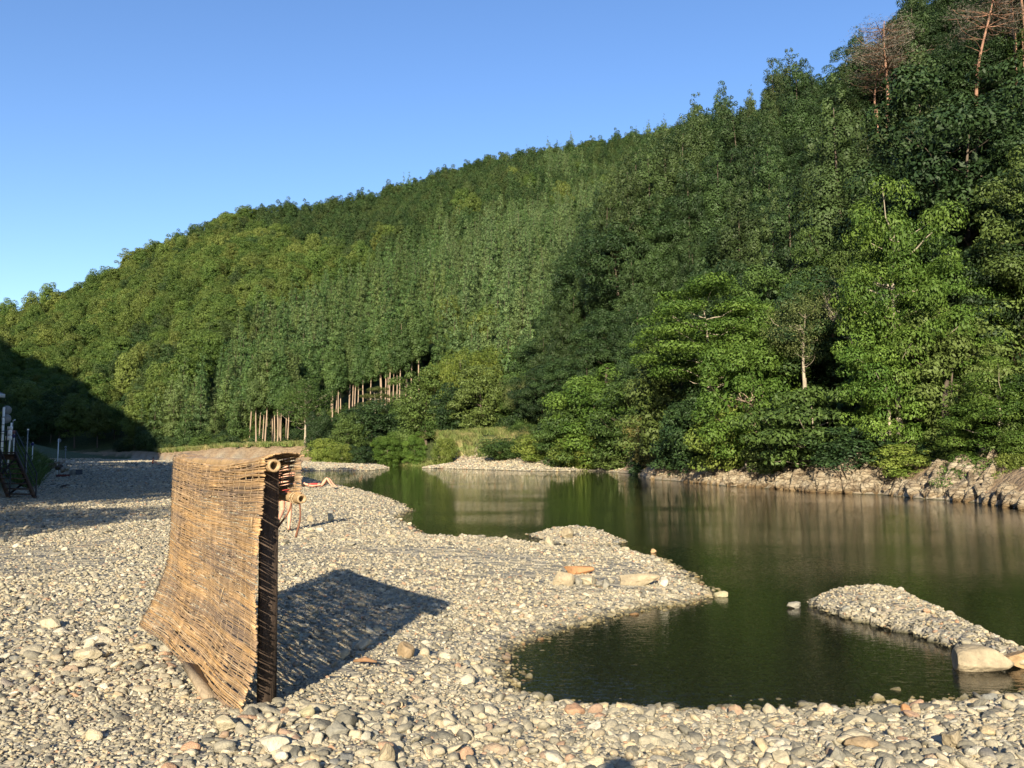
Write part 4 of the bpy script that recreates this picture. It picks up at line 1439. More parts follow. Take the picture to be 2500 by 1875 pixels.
    A('bush0', 1230, 1072, 1112, 112, 'low green thicket above the far gravel bar, left of two', 3.5, wid=130)
    A('bush1', 1320, 1062, 1115, 106, 'low green thicket above the far gravel bar, right of two', 4.5, wid=130)
    A('bush2', 880, 1090, 1122, 134, 'small dark bush low at the water of the far channel', 0.9, wid=60)
    # dead pines high on the right hill
    for (pu, pt, pb_, cl, wd, lab, rz, tl), pd_ in PINES:
        A('deadpine', pu, pt, pb_, pd_, lab, rz, wid=wd, tilt=(0, tl))
    # leaning bare trunk in the hollow of the right bank
    mb = MB()
    P = [atd(2340, 1130, 38.5), atd(2335, 1085, 38), atd(2310, 1045, 37.7), atd(2306, 990, 37.8), atd(2312, 930, 38.2)]
    mb.tube([tuple(p) for p in P], [0.24, 0.2, 0.17, 0.15, 0.1], 8)
    e0 = empty('leaning_tree', tuple(P[0]), 0, 'crooked grey trunk leaning in the dark hollow of the right bank', 'tree')
    o = mb.build('trunk', M_BARK, None, True)
    o.parent = e0
    o.matrix_parent_inverse = Matrix.Translation(-P[0])
    # the cedar stand with bare trunks
    r = np.random.default_rng(91)
    tr = [(617, 1096, 1045), (624, 1096, 1045)] + [(u, 1092, 1010) for u in (641, 648, 654, 659, 664, 669, 676, 681, 686, 691, 697, 703, 711, 716)] + \
         [(731, 1060, 1030), (810, 1036, 965), (820, 1032, 970), (826, 1030, 958), (831, 1020, 955)] + \
         [(853, 997, 940), (860, 997, 950), (866, 999, 938), (873, 998, 935), (886, 998, 940), (897, 985, 935), (905, 990, 935), (915, 985, 938), (930, 985, 945), (940, 985, 945), (952, 990, 950)] + \
         [(968, 988, 925), (977, 992, 950), (990, 972, 903), (1004, 972, 920)]
    for u in np.linspace(612, 760, 16):          # second rank, deeper in the stand
        tr.append((u + r.uniform(-3, 3), 1086 + r.uniform(-4, 3), 0))
    for u in np.linspace(808, 1020, 15):
        tr.append((u + r.uniform(-4, 4), 972 - 0.02 * (u - 800) + r.uniform(-12, 6), 0))
    tr = [q for q in tr if r.random() < 0.72]
    grp = 'cedars with bare pale trunks at the foot of the mountain'
    for (u, vb, vt) in tr:
        if vb > 1050:
            d = 188 + r.uniform(-4, 5) + (8 if vt == 0 else 0)
        else:
            d = sight_depth(u, vb, 0.3)
        p = atd(u, vb, d)
        tree('bare%d' % r.integers(0, 3), (p.x, p.y, tz(p.x, p.y) - 0.2), r.uniform(0.85, 1.02), r.uniform(0, 6.28),
             'tall cedar with a bare pale trunk in the row at the foot of the mountain', 'tree', grp, name='cedar_tree')


build_bank_trees()


# ------------------------------------------------------------------ undergrowth and grass
def tuft_mesh(name, seed, mat, n=70, rad=0.5, h=0.9, w=0.035, lean=0.35):
    r = np.random.default_rng(seed)
    a = r.uniform(0, 6.28, n)
    rr = rad * np.sqrt(r.random(n))
    B = np.stack([rr * np.cos(a), rr * np.sin(a), np.full(n, -0.1)], 1)
    d = np.stack([r.normal(size=n) * lean, r.normal(size=n) * lean, np.ones(n)], 1)
    H = h * r.uniform(0.5, 1.1, n)
    wv = np.stack([np.cos(a + 1), np.sin(a + 1), np.zeros(n)], 1) * w
    M = B + d * (H * 0.55)[:, None]
    T = B + d * H[:, None] * np.array([1.6, 1.6, 1.0])
    V = np.stack([B - wv, B + wv, M + wv * .8, M - wv * .8, T + wv * .15, T - wv * .15], 1).reshape(-1, 3)
    i = np.arange(n)[:, None] * 6
    Q = np.vstack([i + np.array([[0, 1, 2, 3]]), i + np.array([[3, 2, 4, 5]])])
    t = r.random(n)
    return mesh_np(name, V, Q, [mat], False, {'tint': np.concatenate([t, t])})


def build_ground_cover():
    r = np.random.default_rng(61)
    gm = leafmat('river_grass', (0.085, 0.14, 0.03), (0.24, 0.28, 0.09), (0.36, 0.29, 0.15))
    dm = leafmat('bank_grass', (0.05, 0.09, 0.02), (0.12, 0.17, 0.045))
    dry = leafmat('dry_grass', (0.30, 0.24, 0.12), (0.48, 0.38, 0.20))
    # grass on the far terrace and slope
    n = 26000
    x = r.uniform(-85, 25, n)
    y = r.uniform(95, 215, n)
    u = CX + F * x / y
    bd = np.interp(u, BD[:, 0], BD[:, 1])
    edge = bd - np.interp(u, EDU, EDV)
    nb = fbm(x / 12.0, y / 12.0, 5, 3)
    q = y - edge + nb * 5
    k = (q > 4.5) & (u > 380) & (u < 1400) & (y < bd + 6) & (r.random(n) < sstep(4.5, 9, q) * 0.9 + 0.1)
    x, y = x[k], y[k]
    z = terrain(x, y)
    m = len(x)
    ps = [tuft_mesh('grass_tuft', 1 + i, gm, 60, 0.7, 1.0, 0.05) for i in range(3)]
    s = r.uniform(0.6, 1.3, m)
    instancer('riverside_grass', np.stack([x, y, z], 1), np.stack([s, s, s], 1), np.stack([0 * s, 0 * s, r.uniform(0, 6.28, m)], 1), r.integers(0, 3, m), ps,
              kind='stuff', label='tall yellow-green grass on the terrace across the river', cat='grass')
    # left embankment grass
    n = 16000
    x = r.uniform(-75, -14, n)
    y = r.uniform(14, 110, n)
    e = polyline_side(x, y, TOE)
    k = (e > 0.25) & (e < 14) & (np.abs(x) < 0.66 * y + 2)
    k &= ~((x > -23.2) & (x < -16.5) & (y > 28) & (y < 37.2))
    x, y = x[k], y[k]
    z = terrain(x, y)
    m = len(x)
    ps = [tuft_mesh('bank_grass_tuft', 11 + i, dm, 60, 0.35, 0.55, 0.02) for i in range(3)]
    s = r.uniform(0.5, 1.2, m) * np.clip(y / 40, 0.8, 1.6)
    instancer('embankment_grass', np.stack([x, y, z], 1), np.stack([s, s, s], 1), np.stack([0 * s, 0 * s, r.uniform(0, 6.28, m)], 1), r.integers(0, 3, m), ps,
              kind='stuff', label='green grass covering the left embankment beside the stairs', cat='grass')
    # dry grass patches on the right slope
    P = []
    for (u, v, d, rad, cnt) in ((1985, 925, 46, 1.5, 130), (2010, 880, 48, 1.2, 70), (2430, 700, 45, 1.5, 90), (2470, 890, 40, 1.3, 60)):
        p = atd(u, v, sight_depth(u, v, 0.6))
        for _ in range(cnt):
            P.append((p.x + r.normal() * rad * .6, p.y + r.normal() * rad * .6))
    P = np.array(P)
    z = terrain(P[:, 0], P[:, 1])
    m = len(P)
    ps = [tuft_mesh('dry_grass_tuft', 21 + i, dry, 60, 0.35, 1.2, 0.018, 0.45) for i in range(2)]
    s = r.uniform(0.7, 1.4, m)
    instancer('dry_grass', np.column_stack([P, z]), np.stack([s, s, s], 1), np.stack([0 * s, 0 * s, r.uniform(0, 6.28, m)], 1), r.integers(0, 2, m), ps,
              kind='stuff', label='straw-coloured dry grass on the open patches of the right slope', cat='grass')
    # undergrowth on the right hill, the left spur and the foot of the mountain
    gx, gy, r2 = hill_points(-14, 110, 8, 150, 1.55, 71)
    hn, s_, q_ = hill_near(gx, gy)
    hf, _s = hill_far(gx, gy)
    k = (s_ > 1.6) & (hn > hf) & (np.abs(gx) < 0.66 * gy + 5) & (q_ < 140)
    k &= r2.random(len(gx)) < np.where(s_ < 16, 1.0, 0.45)
    gx, gy, s_ = gx[k], gy[k], s_[k]
    z = terrain(gx, gy)
    pb = [broadleaf(400 + i, 1.9, 2.8, 0.0, 26, 0.17, 0.62, G['dark' if i < 2 else 'mid'], flat=0.8, cr=0.18, limbs=2, name='undergrowth', trunk_r=0.03, core=False)[0] for i in range(4)]
    m = len(gx)
    s = r2.uniform(0.55, 1.35, m) * np.where(s_ < 4, 0.7, 1.0)
    print('undergrowth', m)
    instancer('hillside_undergrowth', np.stack([gx, gy, z - 0.1], 1), np.stack([s, s, s * r2.uniform(.7, 1.3, m)], 1), np.stack([0 * s, 0 * s, r2.uniform(0, 6.28, m)], 1),
              r2.integers(0, 4, m), pb, kind='stuff', label='dense green undergrowth covering the ground of the right hillside', cat='undergrowth')
    gx, gy, r2 = hill_points(-140, 60, 85, 225, 2.6, 73)
    z = terrain(gx, gy)
    u = CX + F * gx / gy
    bd = np.interp(u, BD[:, 0], BD[:, 1])
    e = polyline_side(gx, gy, TOE)
    k = ((gy > bd - 3) & (gy < bd + 26) & (u < 1560)) & (r2.random(len(gx)) < 0.7) | ((e > 4) & (gy > 95) & (r2.random(len(gx)) < 0.9))
    k &= (np.abs(gx) < 0.68 * gy)
    gx, gy, z = gx[k], gy[k], z[k]
    m = len(gx)
    s = r2.uniform(0.8, 1.9, m)
    instancer('mountain_foot_undergrowth', np.stack([gx, gy, z - 0.1], 1), np.stack([s, s, s], 1), np.stack([0 * s, 0 * s, r2.uniform(0, 6.28, m)], 1),
              r2.integers(0, 4, m), pb, kind='stuff', label='bushy undergrowth along the foot of the mountain', cat='undergrowth')


build_ground_cover()


def build_left_trees():
    r = np.random.default_rng(33)
    # trees on the left bank, outside the frame; their crowns shade the gravel
    spots = [(-20.5, 10, 1.5), (-24, 3, 1.6), (-21, 17, 1.4), (-26, 20, 1.6), (-29, 30, 1.6), (-33, 24, 1.5), (-36, 38, 1.5), (-38, 33, 1.6), (-44, 47, 1.6),
             (-44, 42, 1.5), (-51, 56, 1.6), (-58, 64, 1.6), (-29, 12, 1.6), (-66, 74, 1.5), (-27, -4, 1.5), (-22, -2, 1.4), (-34, 14, 1.5)]
    for i, (x, y, s) in enumerate(spots):
        x = min(x, -0.61 * y - 13.0) - (3.5 if y < 18 else 0)
        tree('oak%d' % (i % 4), (x, y, tz(x, y) - 0.2), s * 1.12, r.uniform(0, 6.28), 'broad tree on the left bank whose crown shades the gravel', 'tree',
             'shade trees along the left bank', sz=1.15)
    tree('oak1', (-16.3, -1.5, tz(-16.3, -1.5) - 0.2), 0.92, 1.0, 'smaller tree on the near left bank throwing a dappled shadow on the gravel', 'tree', sz=1.1)
    # spur of woodland behind the signs
    gx, gy, r2 = hill_points(-170, -52, 98, 214, 6.2, 15)
    e = polyline_side(gx, gy, TOE)
    z = terrain(gx, gy)
    k = (e > 9) & (np.abs(gx) < 0.655 * gy) & (np.abs(gx) > 0.50 * gy)
    gx, gy, z = gx[k], gy[k], z[k]
    for i in range(len(gx)):
        tree('oak%d' % r2.integers(0, 4), (gx[i], gy[i], z[i] - 0.3), r2.uniform(0.75, 1.15), r2.uniform(0, 6.28),
             'dark tree in the shaded wood behind the signs at the left edge', 'tree', 'dark trees of the shaded wood on the left')
    print('left wood', len(gx))


build_left_trees()
# ------------------------------------------------------------------ the reed screen
def build_screen():
    r = np.random.default_rng(5)
    reed = None
    m, nt, out = newmat('brushwood')
    at = N(nt, 'ShaderNodeAttribute', attribute_name='tint')
    rp = ramp(nt, at.outputs['Fac'], [(0.0, (0.16, 0.12, 0.09)), (0.3, (0.26, 0.19, 0.13)), (0.55, (0.33, 0.23, 0.135)), (0.8, (0.40, 0.265, 0.13)), (1.0, (0.46, 0.36, 0.24))])
    geo = N(nt, 'ShaderNodeNewGeometry')
    ns = N(nt, 'ShaderNodeTexNoise', inp={'Scale': 9.0, 'Detail': 5.0})
    L(nt, geo.outputs['Position'], ns.inputs['Vector'])
    ns2 = N(nt, 'ShaderNodeTexNoise', inp={'Scale': 1.6, 'Detail': 2.0})
    L(nt, geo.outputs['Position'], ns2.inputs['Vector'])
    gr = ramp(nt, ns2.outputs[0], [(0.38, (1.05, 1.0, 0.9)), (0.62, (0.82, 0.84, 0.92))])
    r2 = ramp(nt, ns.outputs[0], [(0.3, (0.62, 0.62, 0.62)), (0.7, (1.12, 1.1, 1.06))])
    c = mixc(nt, 1.0, mixc(nt, 1.0, rp.outputs[0], r2.outputs[0], 'MULTIPLY'), gr.outputs[0], 'MULTIPLY')
    b = N(nt, 'ShaderNodeBsdfPrincipled', inp={'Roughness': 0.62, 'Specular IOR Level': 0.35})
    L(nt, c, b.inputs['Base Color'])
    L(nt, b.outputs[0], out.inputs[0])
    M_REED = m
    M_BAMBOO = simple('bamboo_pole', (0.30, 0.21, 0.115), 0.5, 0.3, 5, 0.2, 20, (6, 6, 1))
    M_CORD = simple('palm_cord', (0.40, 0.30, 0.18), 0.9, 0.3, 30)
    M_DARKWOOD = simple('weathered_dark_timber', (0.065, 0.045, 0.032), 0.85, 0.4, 8, 0.4, 30, (6, 6, 0.6))
    M_PALEWOOD = simple('driftwood', (0.27, 0.215, 0.145), 0.85, 0.3, 6, 0.5, 25, (5, 5, 0.7))
    M_DARKCORD = simple('dark_cord', (0.16, 0.075, 0.045), 0.9, 0.3, 30)

    P0 = Vector((-1.55, 5.42, 1.53))     # near end of the top pole
    P1 = Vector((-3.09, 7.84, 1.54))     # far end
    along = (P1 - P0)
    W = along.length
    d = along.normalized()
    nrm = Vector((-0.842, -0.540, 0))    # outward, towards the eye's left
    e = empty('reed_screen', (-2.33, 6.63, 0.0), 0, 'brown brushwood screen hung over a bamboo pole on the gravel beach', 'screen')
    base = Vector((-2.33, 6.63, 0.0))

    HF = 1.56       # front height
    BT = 0.19       # run over the top
    BH = 0.275       # back flap

    def sheet(a, s):
        """a 0..1 along the pole from the near end, s = arc length from the bottom front edge"""
        p = P0 + along * a
        gz = 0.045 + (-0.03) * (1 - a) + 0.03 * a
        sag = -0.060 * math.sin(math.pi * min(1, a * 1.02)) + 0.012 * a ** 6
        wr = 0.012 * math.sin(a * 7 + s * 3.1) + 0.008 * math.sin(a * 15 - s * 5)
        if s < HF:
            t = s / HF
            z = gz + (P0.z + 0.045 - gz) * t
            k = (0.14 * (1 - a) ** 1.2 + 0.27 * a ** 1.1) * max(0.0, 1 - z / (0.46 + 0.25 * a)) ** 1.7
            off = 0.055 + k + wr * (1 - t ** 6) + 0.03 * math.sin(math.pi * t) * (1 - a * .5)
            shift = -0.03 * (1 - t) * (1 - a) + 0.05 * a * max(0, 1 - z / 0.5) ** 1.5
            q = p + nrm * off + d * shift
            return Vector((q.x, q.y, z + sag * t * t))
        s2 = s - HF
        if s2 < BT:
            t = s2 / BT
            up = 0.045 + 0.022 * math.sin(math.pi * t) + 0.03 * t * (1 - a)
            q = p + nrm * (0.055 - t * (0.055 + 0.175))
            return Vector((q.x, q.y, P0.z + up + sag))
        t = (s2 - BT) / BH
        q = p - nrm * (0.175 + 0.012 * math.sin(t * 3))
        return Vector((q.x, q.y, P0.z + 0.045 + 0.03 * (1 - a) - t * BH + sag + 0.004 * math.sin(a * 20)))

    def reeds(s0, s1, ds):
        mb = MB()
        T = []
        s = s0
        while s < s1:
            # a course: sticks laid end to end with overlaps
            nst = int(r.integers(2, 4))
            cuts = np.sort(r.uniform(0.15, 0.85, nst - 1))
            ends = [(-0.012 - abs(r.normal()) * 0.010)] + list(cuts) + [1 + abs(r.normal()) * 0.006]
            for q in range(len(ends) - 1):
                a0, a1 = ends[q] - 0.02 * (q > 0), ends[q + 1] + 0.03 * (q < len(ends) - 2)
                n = max(5, int((a1 - a0) * 30))
                aa = np.linspace(a0, a1, n)
                ph, ph2 = r.uniform(0, 6.28, 2)
                am = abs(r.normal()) * 0.0034 + 0.0008
                tilt = r.normal() * 0.006
                inout = r.choice([-1, 1]) * 0.004
                P = []
                for i, a in enumerate(aa):
                    ss = s + am * math.sin(a * 14 + ph) + am * .7 * math.sin(a * 31 + ph2) + tilt * (a - (a0 + a1) / 2)
                    v = sheet(min(max(a, 0), 1), min(max(ss, s0), s1))
                    v = v + d * ((a - min(max(a, 0), 1)) * W) + nrm * (inout * math.sin(a * 22 + ph))
                    P.append(tuple(v - base))
                rad = r.uniform(0.0042, 0.0072)
                v0 = mb.n
                mb.tube(P, np.linspace(rad, rad * r.uniform(0.65, 1.0), n), 5)
                tt = float(np.clip(r.normal(0.5, 0.2) + 0.14 * math.sin(s * 13.0) + 0.1 * math.sin(s * 41), 0, 1))
                T.append(np.full(mb.n - v0, tt))
            s += ds * r.uniform(0.7, 1.3)
        return mb, np.concatenate(T)

    mb, T = reeds(0.0, HF + BT * 0.999, 0.0087)
    front = obj('reed_mat', mb.mesh('reed_mat', [M_REED], True, {'tint': T}), e)
    mb, T = reeds(HF + BT * 1.001, HF + BT + BH, 0.0085)
    back = obj('back_flap', mb.mesh('back_flap', [M_REED], True, {'tint': T}), e)
    # bindings: twisted cords running down the mat
    for par, sa, sb in ((front, 0.0, HF + BT), (back, HF + BT, HF + BT + BH)):
        mb = MB()
        nc = 20
        for k in range(nc):
            a = 0.02 + 0.96 * k / (nc - 1)
            n = int((sb - sa) / 0.025) + 2
            ph = r.uniform(0, 6.28)
            for sg in (-1, 1):
                P = []
                for i, s in enumerate(np.linspace(sa, sb, n)):
                    aa = a + 0.002 * math.sin(s * 9 + ph)
                    P.append(tuple(sheet(aa, min(s, sb - 1e-4)) + nrm * (sg * 0.0065 * math.cos(i * math.pi / 2) + 0.0015) - base))
                mb.tube(P, 0.0013, 4, cap=False)
        mb.build('binding_cord', M_CORD, par)
    # loose straws
    mb = MB()
    for (a, s, L_, an) in ((0.30, 0.52, 0.16, 0.9), (0.62, 0.60, 0.08, 0.7), (0.03, 1.12, 0.07, 1.5), (0.45, 1.30, 0.06, 0.2)):
        p = sheet(a, s) + nrm * 0.012 - base
        q = p + (d * math.cos(an) * -1 + Vector((0, 0, 1)) * math.sin(an)) * L_
        mb.tube([tuple(p), tuple((p + q) / 2 + nrm * 0.004), tuple(q)], 0.003, 5)
    mb.build('loose_straw', M_CORD, front, True)

    def pipe(name, A, B, ro, ri, mat, par, knots=()):
        A, B = A - base, B - base
        dd = (B - A)
        Ln = dd.length
        dd.normalize()
        s1 = dd.cross(Vector((0, 0, 1))).normalized()
        s2 = s1.cross(dd)
        ts = [0, 0.004] + [x for k in knots for x in (k - 0.012, k, k + 0.012)] + [Ln - 0.004, Ln]
        rs = [ro * 0.97, ro] + [ro * f for k in knots for f in (1, 1.07, 1)] + [ro, ro * 0.97]
        K = 20
        rings = []
        for t, q in zip(ts, rs):
            rings.append([tuple(A + dd * t + s1 * q * math.cos(j / K * 6.2832) + s2 * q * math.sin(j / K * 6.2832)) for j in range(K)])
        inner = [[tuple(A + dd * t + s1 * ri * f * math.cos(j / K * 6.2832) + s2 * ri * f * math.sin(j / K * 6.2832)) for j in range(K)] for t, f in ((0.0, 1), (0.16, 0.94))]
        allr = [inner[1], inner[0]] + rings
        V = [p for rg in allr for p in rg]
        Q = [(i * K + j, i * K + (j + 1) % K, (i + 1) * K + (j + 1) % K, (i + 1) * K + j) for i in range(len(allr) - 1) for j in range(K)]
        V.append(tuple(A + dd * 0.16))
        T = [(len(V) - 1, (j + 1) % K, j) for j in range(K)]
        V.append(tuple(B))
        o0 = (len(allr) - 1) * K
        T += [(len(V) - 1, o0 + j, o0 + (j + 1) % K) for j in range(K)]
        return obj(name, mesh_np(name, V, [np.array(Q), np.array(T)], [mat], True), par)
    pipe('bamboo_pole', P0 - d * 0.085, P1 + d * 0.02, 0.041, 0.027, M_BAMBOO, e, (0.3, 0.72, 1.2, 1.7, 2.2))
    b0 = P0 - nrm * 0.19 + Vector((0, 0, -0.215))
    b1 = P1 - nrm * 0.19 + Vector((0, 0, -0.215))
    pipe('lower_bamboo', b0 - d * 0.06, b1 + d * 0.02, 0.031, 0.020, M_BAMBOO, e, (0.26, 0.7, 1.3, 1.9))
    # posts: dark planks behind the mat
    for a, nm in ((0.045, 0), (0.955, 1)):
        p = P0 + along * a
        mb = MB()
        q0 = p - nrm * 0.045 + Vector((0, 0, 0))
        q0 = Vector((q0.x, q0.y, -0.25)) - d * (0.02 if not nm else 0)
        q1 = Vector((p.x, p.y, P0.z - 0.035)) - nrm * 0.03
        M = np.array([nrm, -d, Vector((0, 0, 1))]).T
        hw, ht = 0.055, 0.030
        V = []
        for q in (q0, q1):
            for sx, sy in ((-1, -1), (1, -1), (1, 1), (-1, 1)):
                V.append(tuple(q + nrm * hw * sx + d * ht * sy - base))
        mb.add(V, [(0, 1, 2, 3), (7, 6, 5, 4), (0, 4, 5, 1), (1, 5, 6, 2), (2, 6, 7, 3), (3, 7, 4, 0)])
        mb.build('post', M_DARKWOOD, e)
    # foot boards wedged under the frame
    mb = MB()
    a_, b_ = atd(462, 1655, 6.15) - base, atd(512, 1738, 5.62) - base
    a_.z, b_.z = 0.10, 0.02
    mb.beam(a_, b_, 0.10, 0.035, up=(0.3, 0.2, 1))
    mb.build('foot_board', M_PALEWOOD, e)
    # cords hanging from the lower bamboo
    for k, (off, ln, w, dr) in enumerate(((0.02, 0.22, 0.0055, (-0.01, 0.0)), (0.18, 0.16, 0.005, (-0.07, -0.02)))):
        mb = MB()
        p = b0 + d * (off - 0.03) + Vector((0, 0, -0.03))
        P = [p + Vector((dr[0] * t + (0.012 * math.sin(t * 4)), dr[1] * t, -ln * t)) - base for t in np.linspace(0, 1, 7)]
        mb.tube([tuple(v) for v in P], np.linspace(w, w * 1.5, 7), 6)
        mb.build('hanging_cord', M_DARKCORD, e, True)
    # lashings round pole and flap
    mb = MB()
    for off in (0.03, 0.08, 0.42, 1.2, 2.1):
        p = b0 + d * off - base
        R_ = 0.037
        P = [tuple(p + d * (0.012 * t) + nrm * R_ * math.cos(t * 6.283 * 2) + Vector((0, 0, R_ * math.sin(t * 6.283 * 2)))) for t in np.linspace(0, 1, 26)]
        mb.tube(P, 0.003, 4)
    mb.build('lashing', M_CORD, e)
    return M_DARKWOOD, M_PALEWOOD


M_DARKWOOD, M_PALEWOOD = build_screen()


# ------------------------------------------------------------------ people
SKIN = simple('skin', (0.56, 0.30, 0.20), 0.5, 0.08, 8)
HAIR = simple('dark_hair', (0.018, 0.012, 0.010), 0.6, 0.3, 40)


def cloth(name, col):
    return simple(name, col, 0.85, 0.18, 10, 0.3, 25)


def skin_obj(name, J, E, rad, mat, parent, root=0, sub=2):
    me = bpy.data.meshes.new(name)
    me.from_pydata([tuple(j) for j in J], E, [])
    me.materials.append(mat)
    o = obj(name, me, parent)
    md = o.modifiers.new('skin', 'SKIN')
    md.use_smooth_shade = True
    md.branch_smoothing = 0.6
    sv = me.skin_vertices[0].data
    for i, q in enumerate(rad):
        sv[i].radius = (q, q) if not isinstance(q, tuple) else q
        sv[i].use_root = (i == root)
    s = o.modifiers.new('smooth', 'SUBSURF')
    s.levels = s.render_levels = sub
    return o


def person(loc, rz, label, pose, shorts, top=None, hair=True, shoes=None, hands=True, hat=None):
    """pose: dict of joint -> (x, y, z), figure faces +y"""
    e = empty('person', loc, rz, label, 'person')
    p = {k: Vector(v) for k, v in pose.items()}
    J, E, Rd, idx = [], [], [], {}

    def add(k, v, q, par=None):
        idx[k] = len(J)
        J.append(v)
        Rd.append(q)
        if par is not None:
            E.append((idx[par], idx[k]))
    fw = p['face'].normalized()
    add('pelvis', p['pelvis'], (0.145, 0.105))
    add('waist', p['pelvis'].lerp(p['chest'], 0.42), (0.125, 0.095), 'pelvis')
    add('chest', p['chest'], (0.155, 0.11), 'waist')
    add('neckb', p['neck'].lerp(p['chest'], 0.18), (0.075, 0.07), 'chest')
    add('neck', p['neck'], 0.052, 'neckb')
    hd = (p['head'] - p['neck']).normalized()
    add('jaw', p['head'] - hd * 0.075 + fw * 0.02, (0.068, 0.072), 'neck')
    add('head', p['head'] + hd * 0.01, (0.078, 0.094), 'jaw')
    add('crown', p['head'] + hd * 0.085, (0.062, 0.07), 'head')
    add('nose', p['head'] - hd * 0.02 + fw * 0.108, 0.012, 'head')
    for s in 'LR':
        add('sh' + s, p['sh' + s], 0.062, 'chest')
        add('el' + s, p['el' + s], 0.042, 'sh' + s)
        add('fa' + s, p['el' + s].lerp(p['wr' + s], 0.35), 0.041, 'el' + s)
        add('wr' + s, p['wr' + s], 0.027, 'fa' + s)
        dv = (p['wr' + s] - p['el' + s]).normalized()
        sd = dv.cross(fw)
        sd = sd.normalized() if sd.length > 0.1 else Vector((1, 0, 0))
        add('pa' + s, p['wr' + s] + dv * 0.06, (0.036, 0.018), 'wr' + s)
        if hands:
            for q in range(4):
                b0 = p['wr' + s] + dv * 0.095 + sd * (0.027 - 0.018 * q)
                ln = (0.066, 0.078, 0.072, 0.055)[q]
                add('f%d' % q + s, b0, 0.0095, 'pa' + s)
                add('g%d' % q + s, b0 + dv * ln * 0.55 + fw * 0.006, 0.0085, 'f%d' % q + s)
                add('h%d' % q + s, b0 + dv * ln + fw * 0.022, 0.007, 'g%d' % q + s)
            add('th' + s, p['wr' + s] + dv * 0.045 + sd * 0.042 + fw * 0.015, 0.012, 'pa' + s)
            add('ti' + s, p['wr' + s] + dv * 0.085 + sd * 0.055 + fw * 0.028, 0.009, 'th' + s)
        add('hp' + s, p['hp' + s], 0.092, 'pelvis')
        add('mt' + s, p['hp' + s].lerp(p['kn' + s], 0.5), 0.078, 'hp' + s)
        add('kn' + s, p['kn' + s], 0.054, 'mt' + s)
        add('ca' + s, p['kn' + s].lerp(p['an' + s], 0.32), 0.054, 'kn' + s)
        add('an' + s, p['an' + s], 0.034, 'ca' + s)
        heel = p['an' + s] + (p['an' + s] - p['kn' + s]).normalized() * 0.045 - (p['to' + s] - p['an' + s]).normalized() * 0.03
        add('he' + s, heel, 0.028, 'an' + s)
        add('to' + s, p['to' + s], (0.042, 0.022), 'an' + s)
    skin_obj('body', J, E, Rd, SKIN, e)
    # shorts
    j = [p['pelvis'].lerp(p['chest'], 0.3), p['pelvis']]
    ee, rr = [(0, 1)], [(0.135, 0.105), (0.160, 0.120)]
    for s in 'LR':
        j += [p['hp' + s], p['hp' + s].lerp(p['kn' + s], 0.45)]
        n = len(j)
        ee += [(1, n - 2), (n - 2, n - 1)]
        rr += [0.106, 0.098]
    skin_obj('shorts', j, ee, rr, shorts, e, 1)
    if top:
        j = [p['pelvis'].lerp(p['chest'], 0.25), p['pelvis'].lerp(p['chest'], 0.55), p['chest'], p['neck'].lerp(p['chest'], 0.3)]
        ee, rr = [(0, 1), (1, 2), (2, 3)], [(0.150, 0.115), (0.142, 0.110), (0.170, 0.125), 0.085]
        for s in 'LR':
            j += [p['sh' + s], p['sh' + s].lerp(p['el' + s], 0.5)]
            n = len(j)
            ee += [(2, n - 2), (n - 2, n - 1)]
            rr += [0.076, 0.066]
        skin_obj('shirt', j, ee, rr, top, e, 2)
    # hair
    V, T = ICO3
    Hm = []
    back = -fw
    V2 = V * np.array([0.092, 0.108, 0.105])
    side = hd.cross(fw).normalized()
    M = np.array([side, fw, hd]).T
    keep = ((V @ np.array([0, 1, 0])) < 0.45) | (V[:, 2] > 0.55)
    V2 = np.where(keep[:, None], V2, V2 * 0.80)
    V2[:, 2] = np.maximum(V2[:, 2], -0.065)
    V2 = V2 * (1 + 0.03 * np.sin(V[:, 0:1] * 17 + V[:, 1:2] * 13))
    obj('hair', mesh_np('hair', V2 @ M.T + np.array(p['head'] + hd * 0.022 + back * 0.012), T, [HAIR], True), e)
    # eyes and mouth
    for s in (-1, 1):
        c = p['head'] + fw * 0.090 + side * 0.031 * s + hd * 0.012
        obj('eye', mesh_np('eye', V * 0.010 + np.array(c), T, [HAIR], True), e)
    if shoes:
        for s in 'LR':
            a, t = p['an' + s], p['to' + s]
            ft = (t - a)
            dn = (p['an' + s] - p['kn' + s]).normalized()
            fd = (ft - dn * ft.dot(dn)).normalized()
            sd = fd.cross(dn).normalized()
            c0 = a + dn * 0.072 - fd * 0.05
            V_, K = [], 14
            for lay in (0.0, 0.02):
                for q in range(K):
                    an = q / K * 6.283
                    V_.append(tuple(c0 + dn * lay + fd * (0.11 + 0.135 * math.cos(an)) + sd * (0.043 + 0.006 * math.cos(an)) * math.sin(an)))
            Q = [(q, (q + 1) % K, K + (q + 1) % K, K + q) for q in range(K)]
            V_ += [tuple(c0 + fd * 0.11), tuple(c0 + dn * 0.02 + fd * 0.11)]
            Tt = [(2 * K, (q + 1) % K, q) for q in range(K)] + [(2 * K + 1, K + q, K + (q + 1) % K) for q in range(K)]
            obj('sandal', mesh_np('sandal', V_, [np.array(Q), np.array(Tt)], [shoes]), e)
    return e


SOLE = simple('dark_sandal', (0.02, 0.017, 0.015), 0.7, 0.2, 20)
RED = cloth('red_cloth', (0.42, 0.05, 0.045))
BLACK = cloth('black_cloth', (0.015, 0.016, 0.020))
ORANGE = cloth('orange_cloth', (0.85, 0.20, 0.07))
NAVY = cloth('navy_cloth', (0.03, 0.04, 0.07))
GREYC = cloth('grey_cloth', (0.30, 0.30, 0.31))

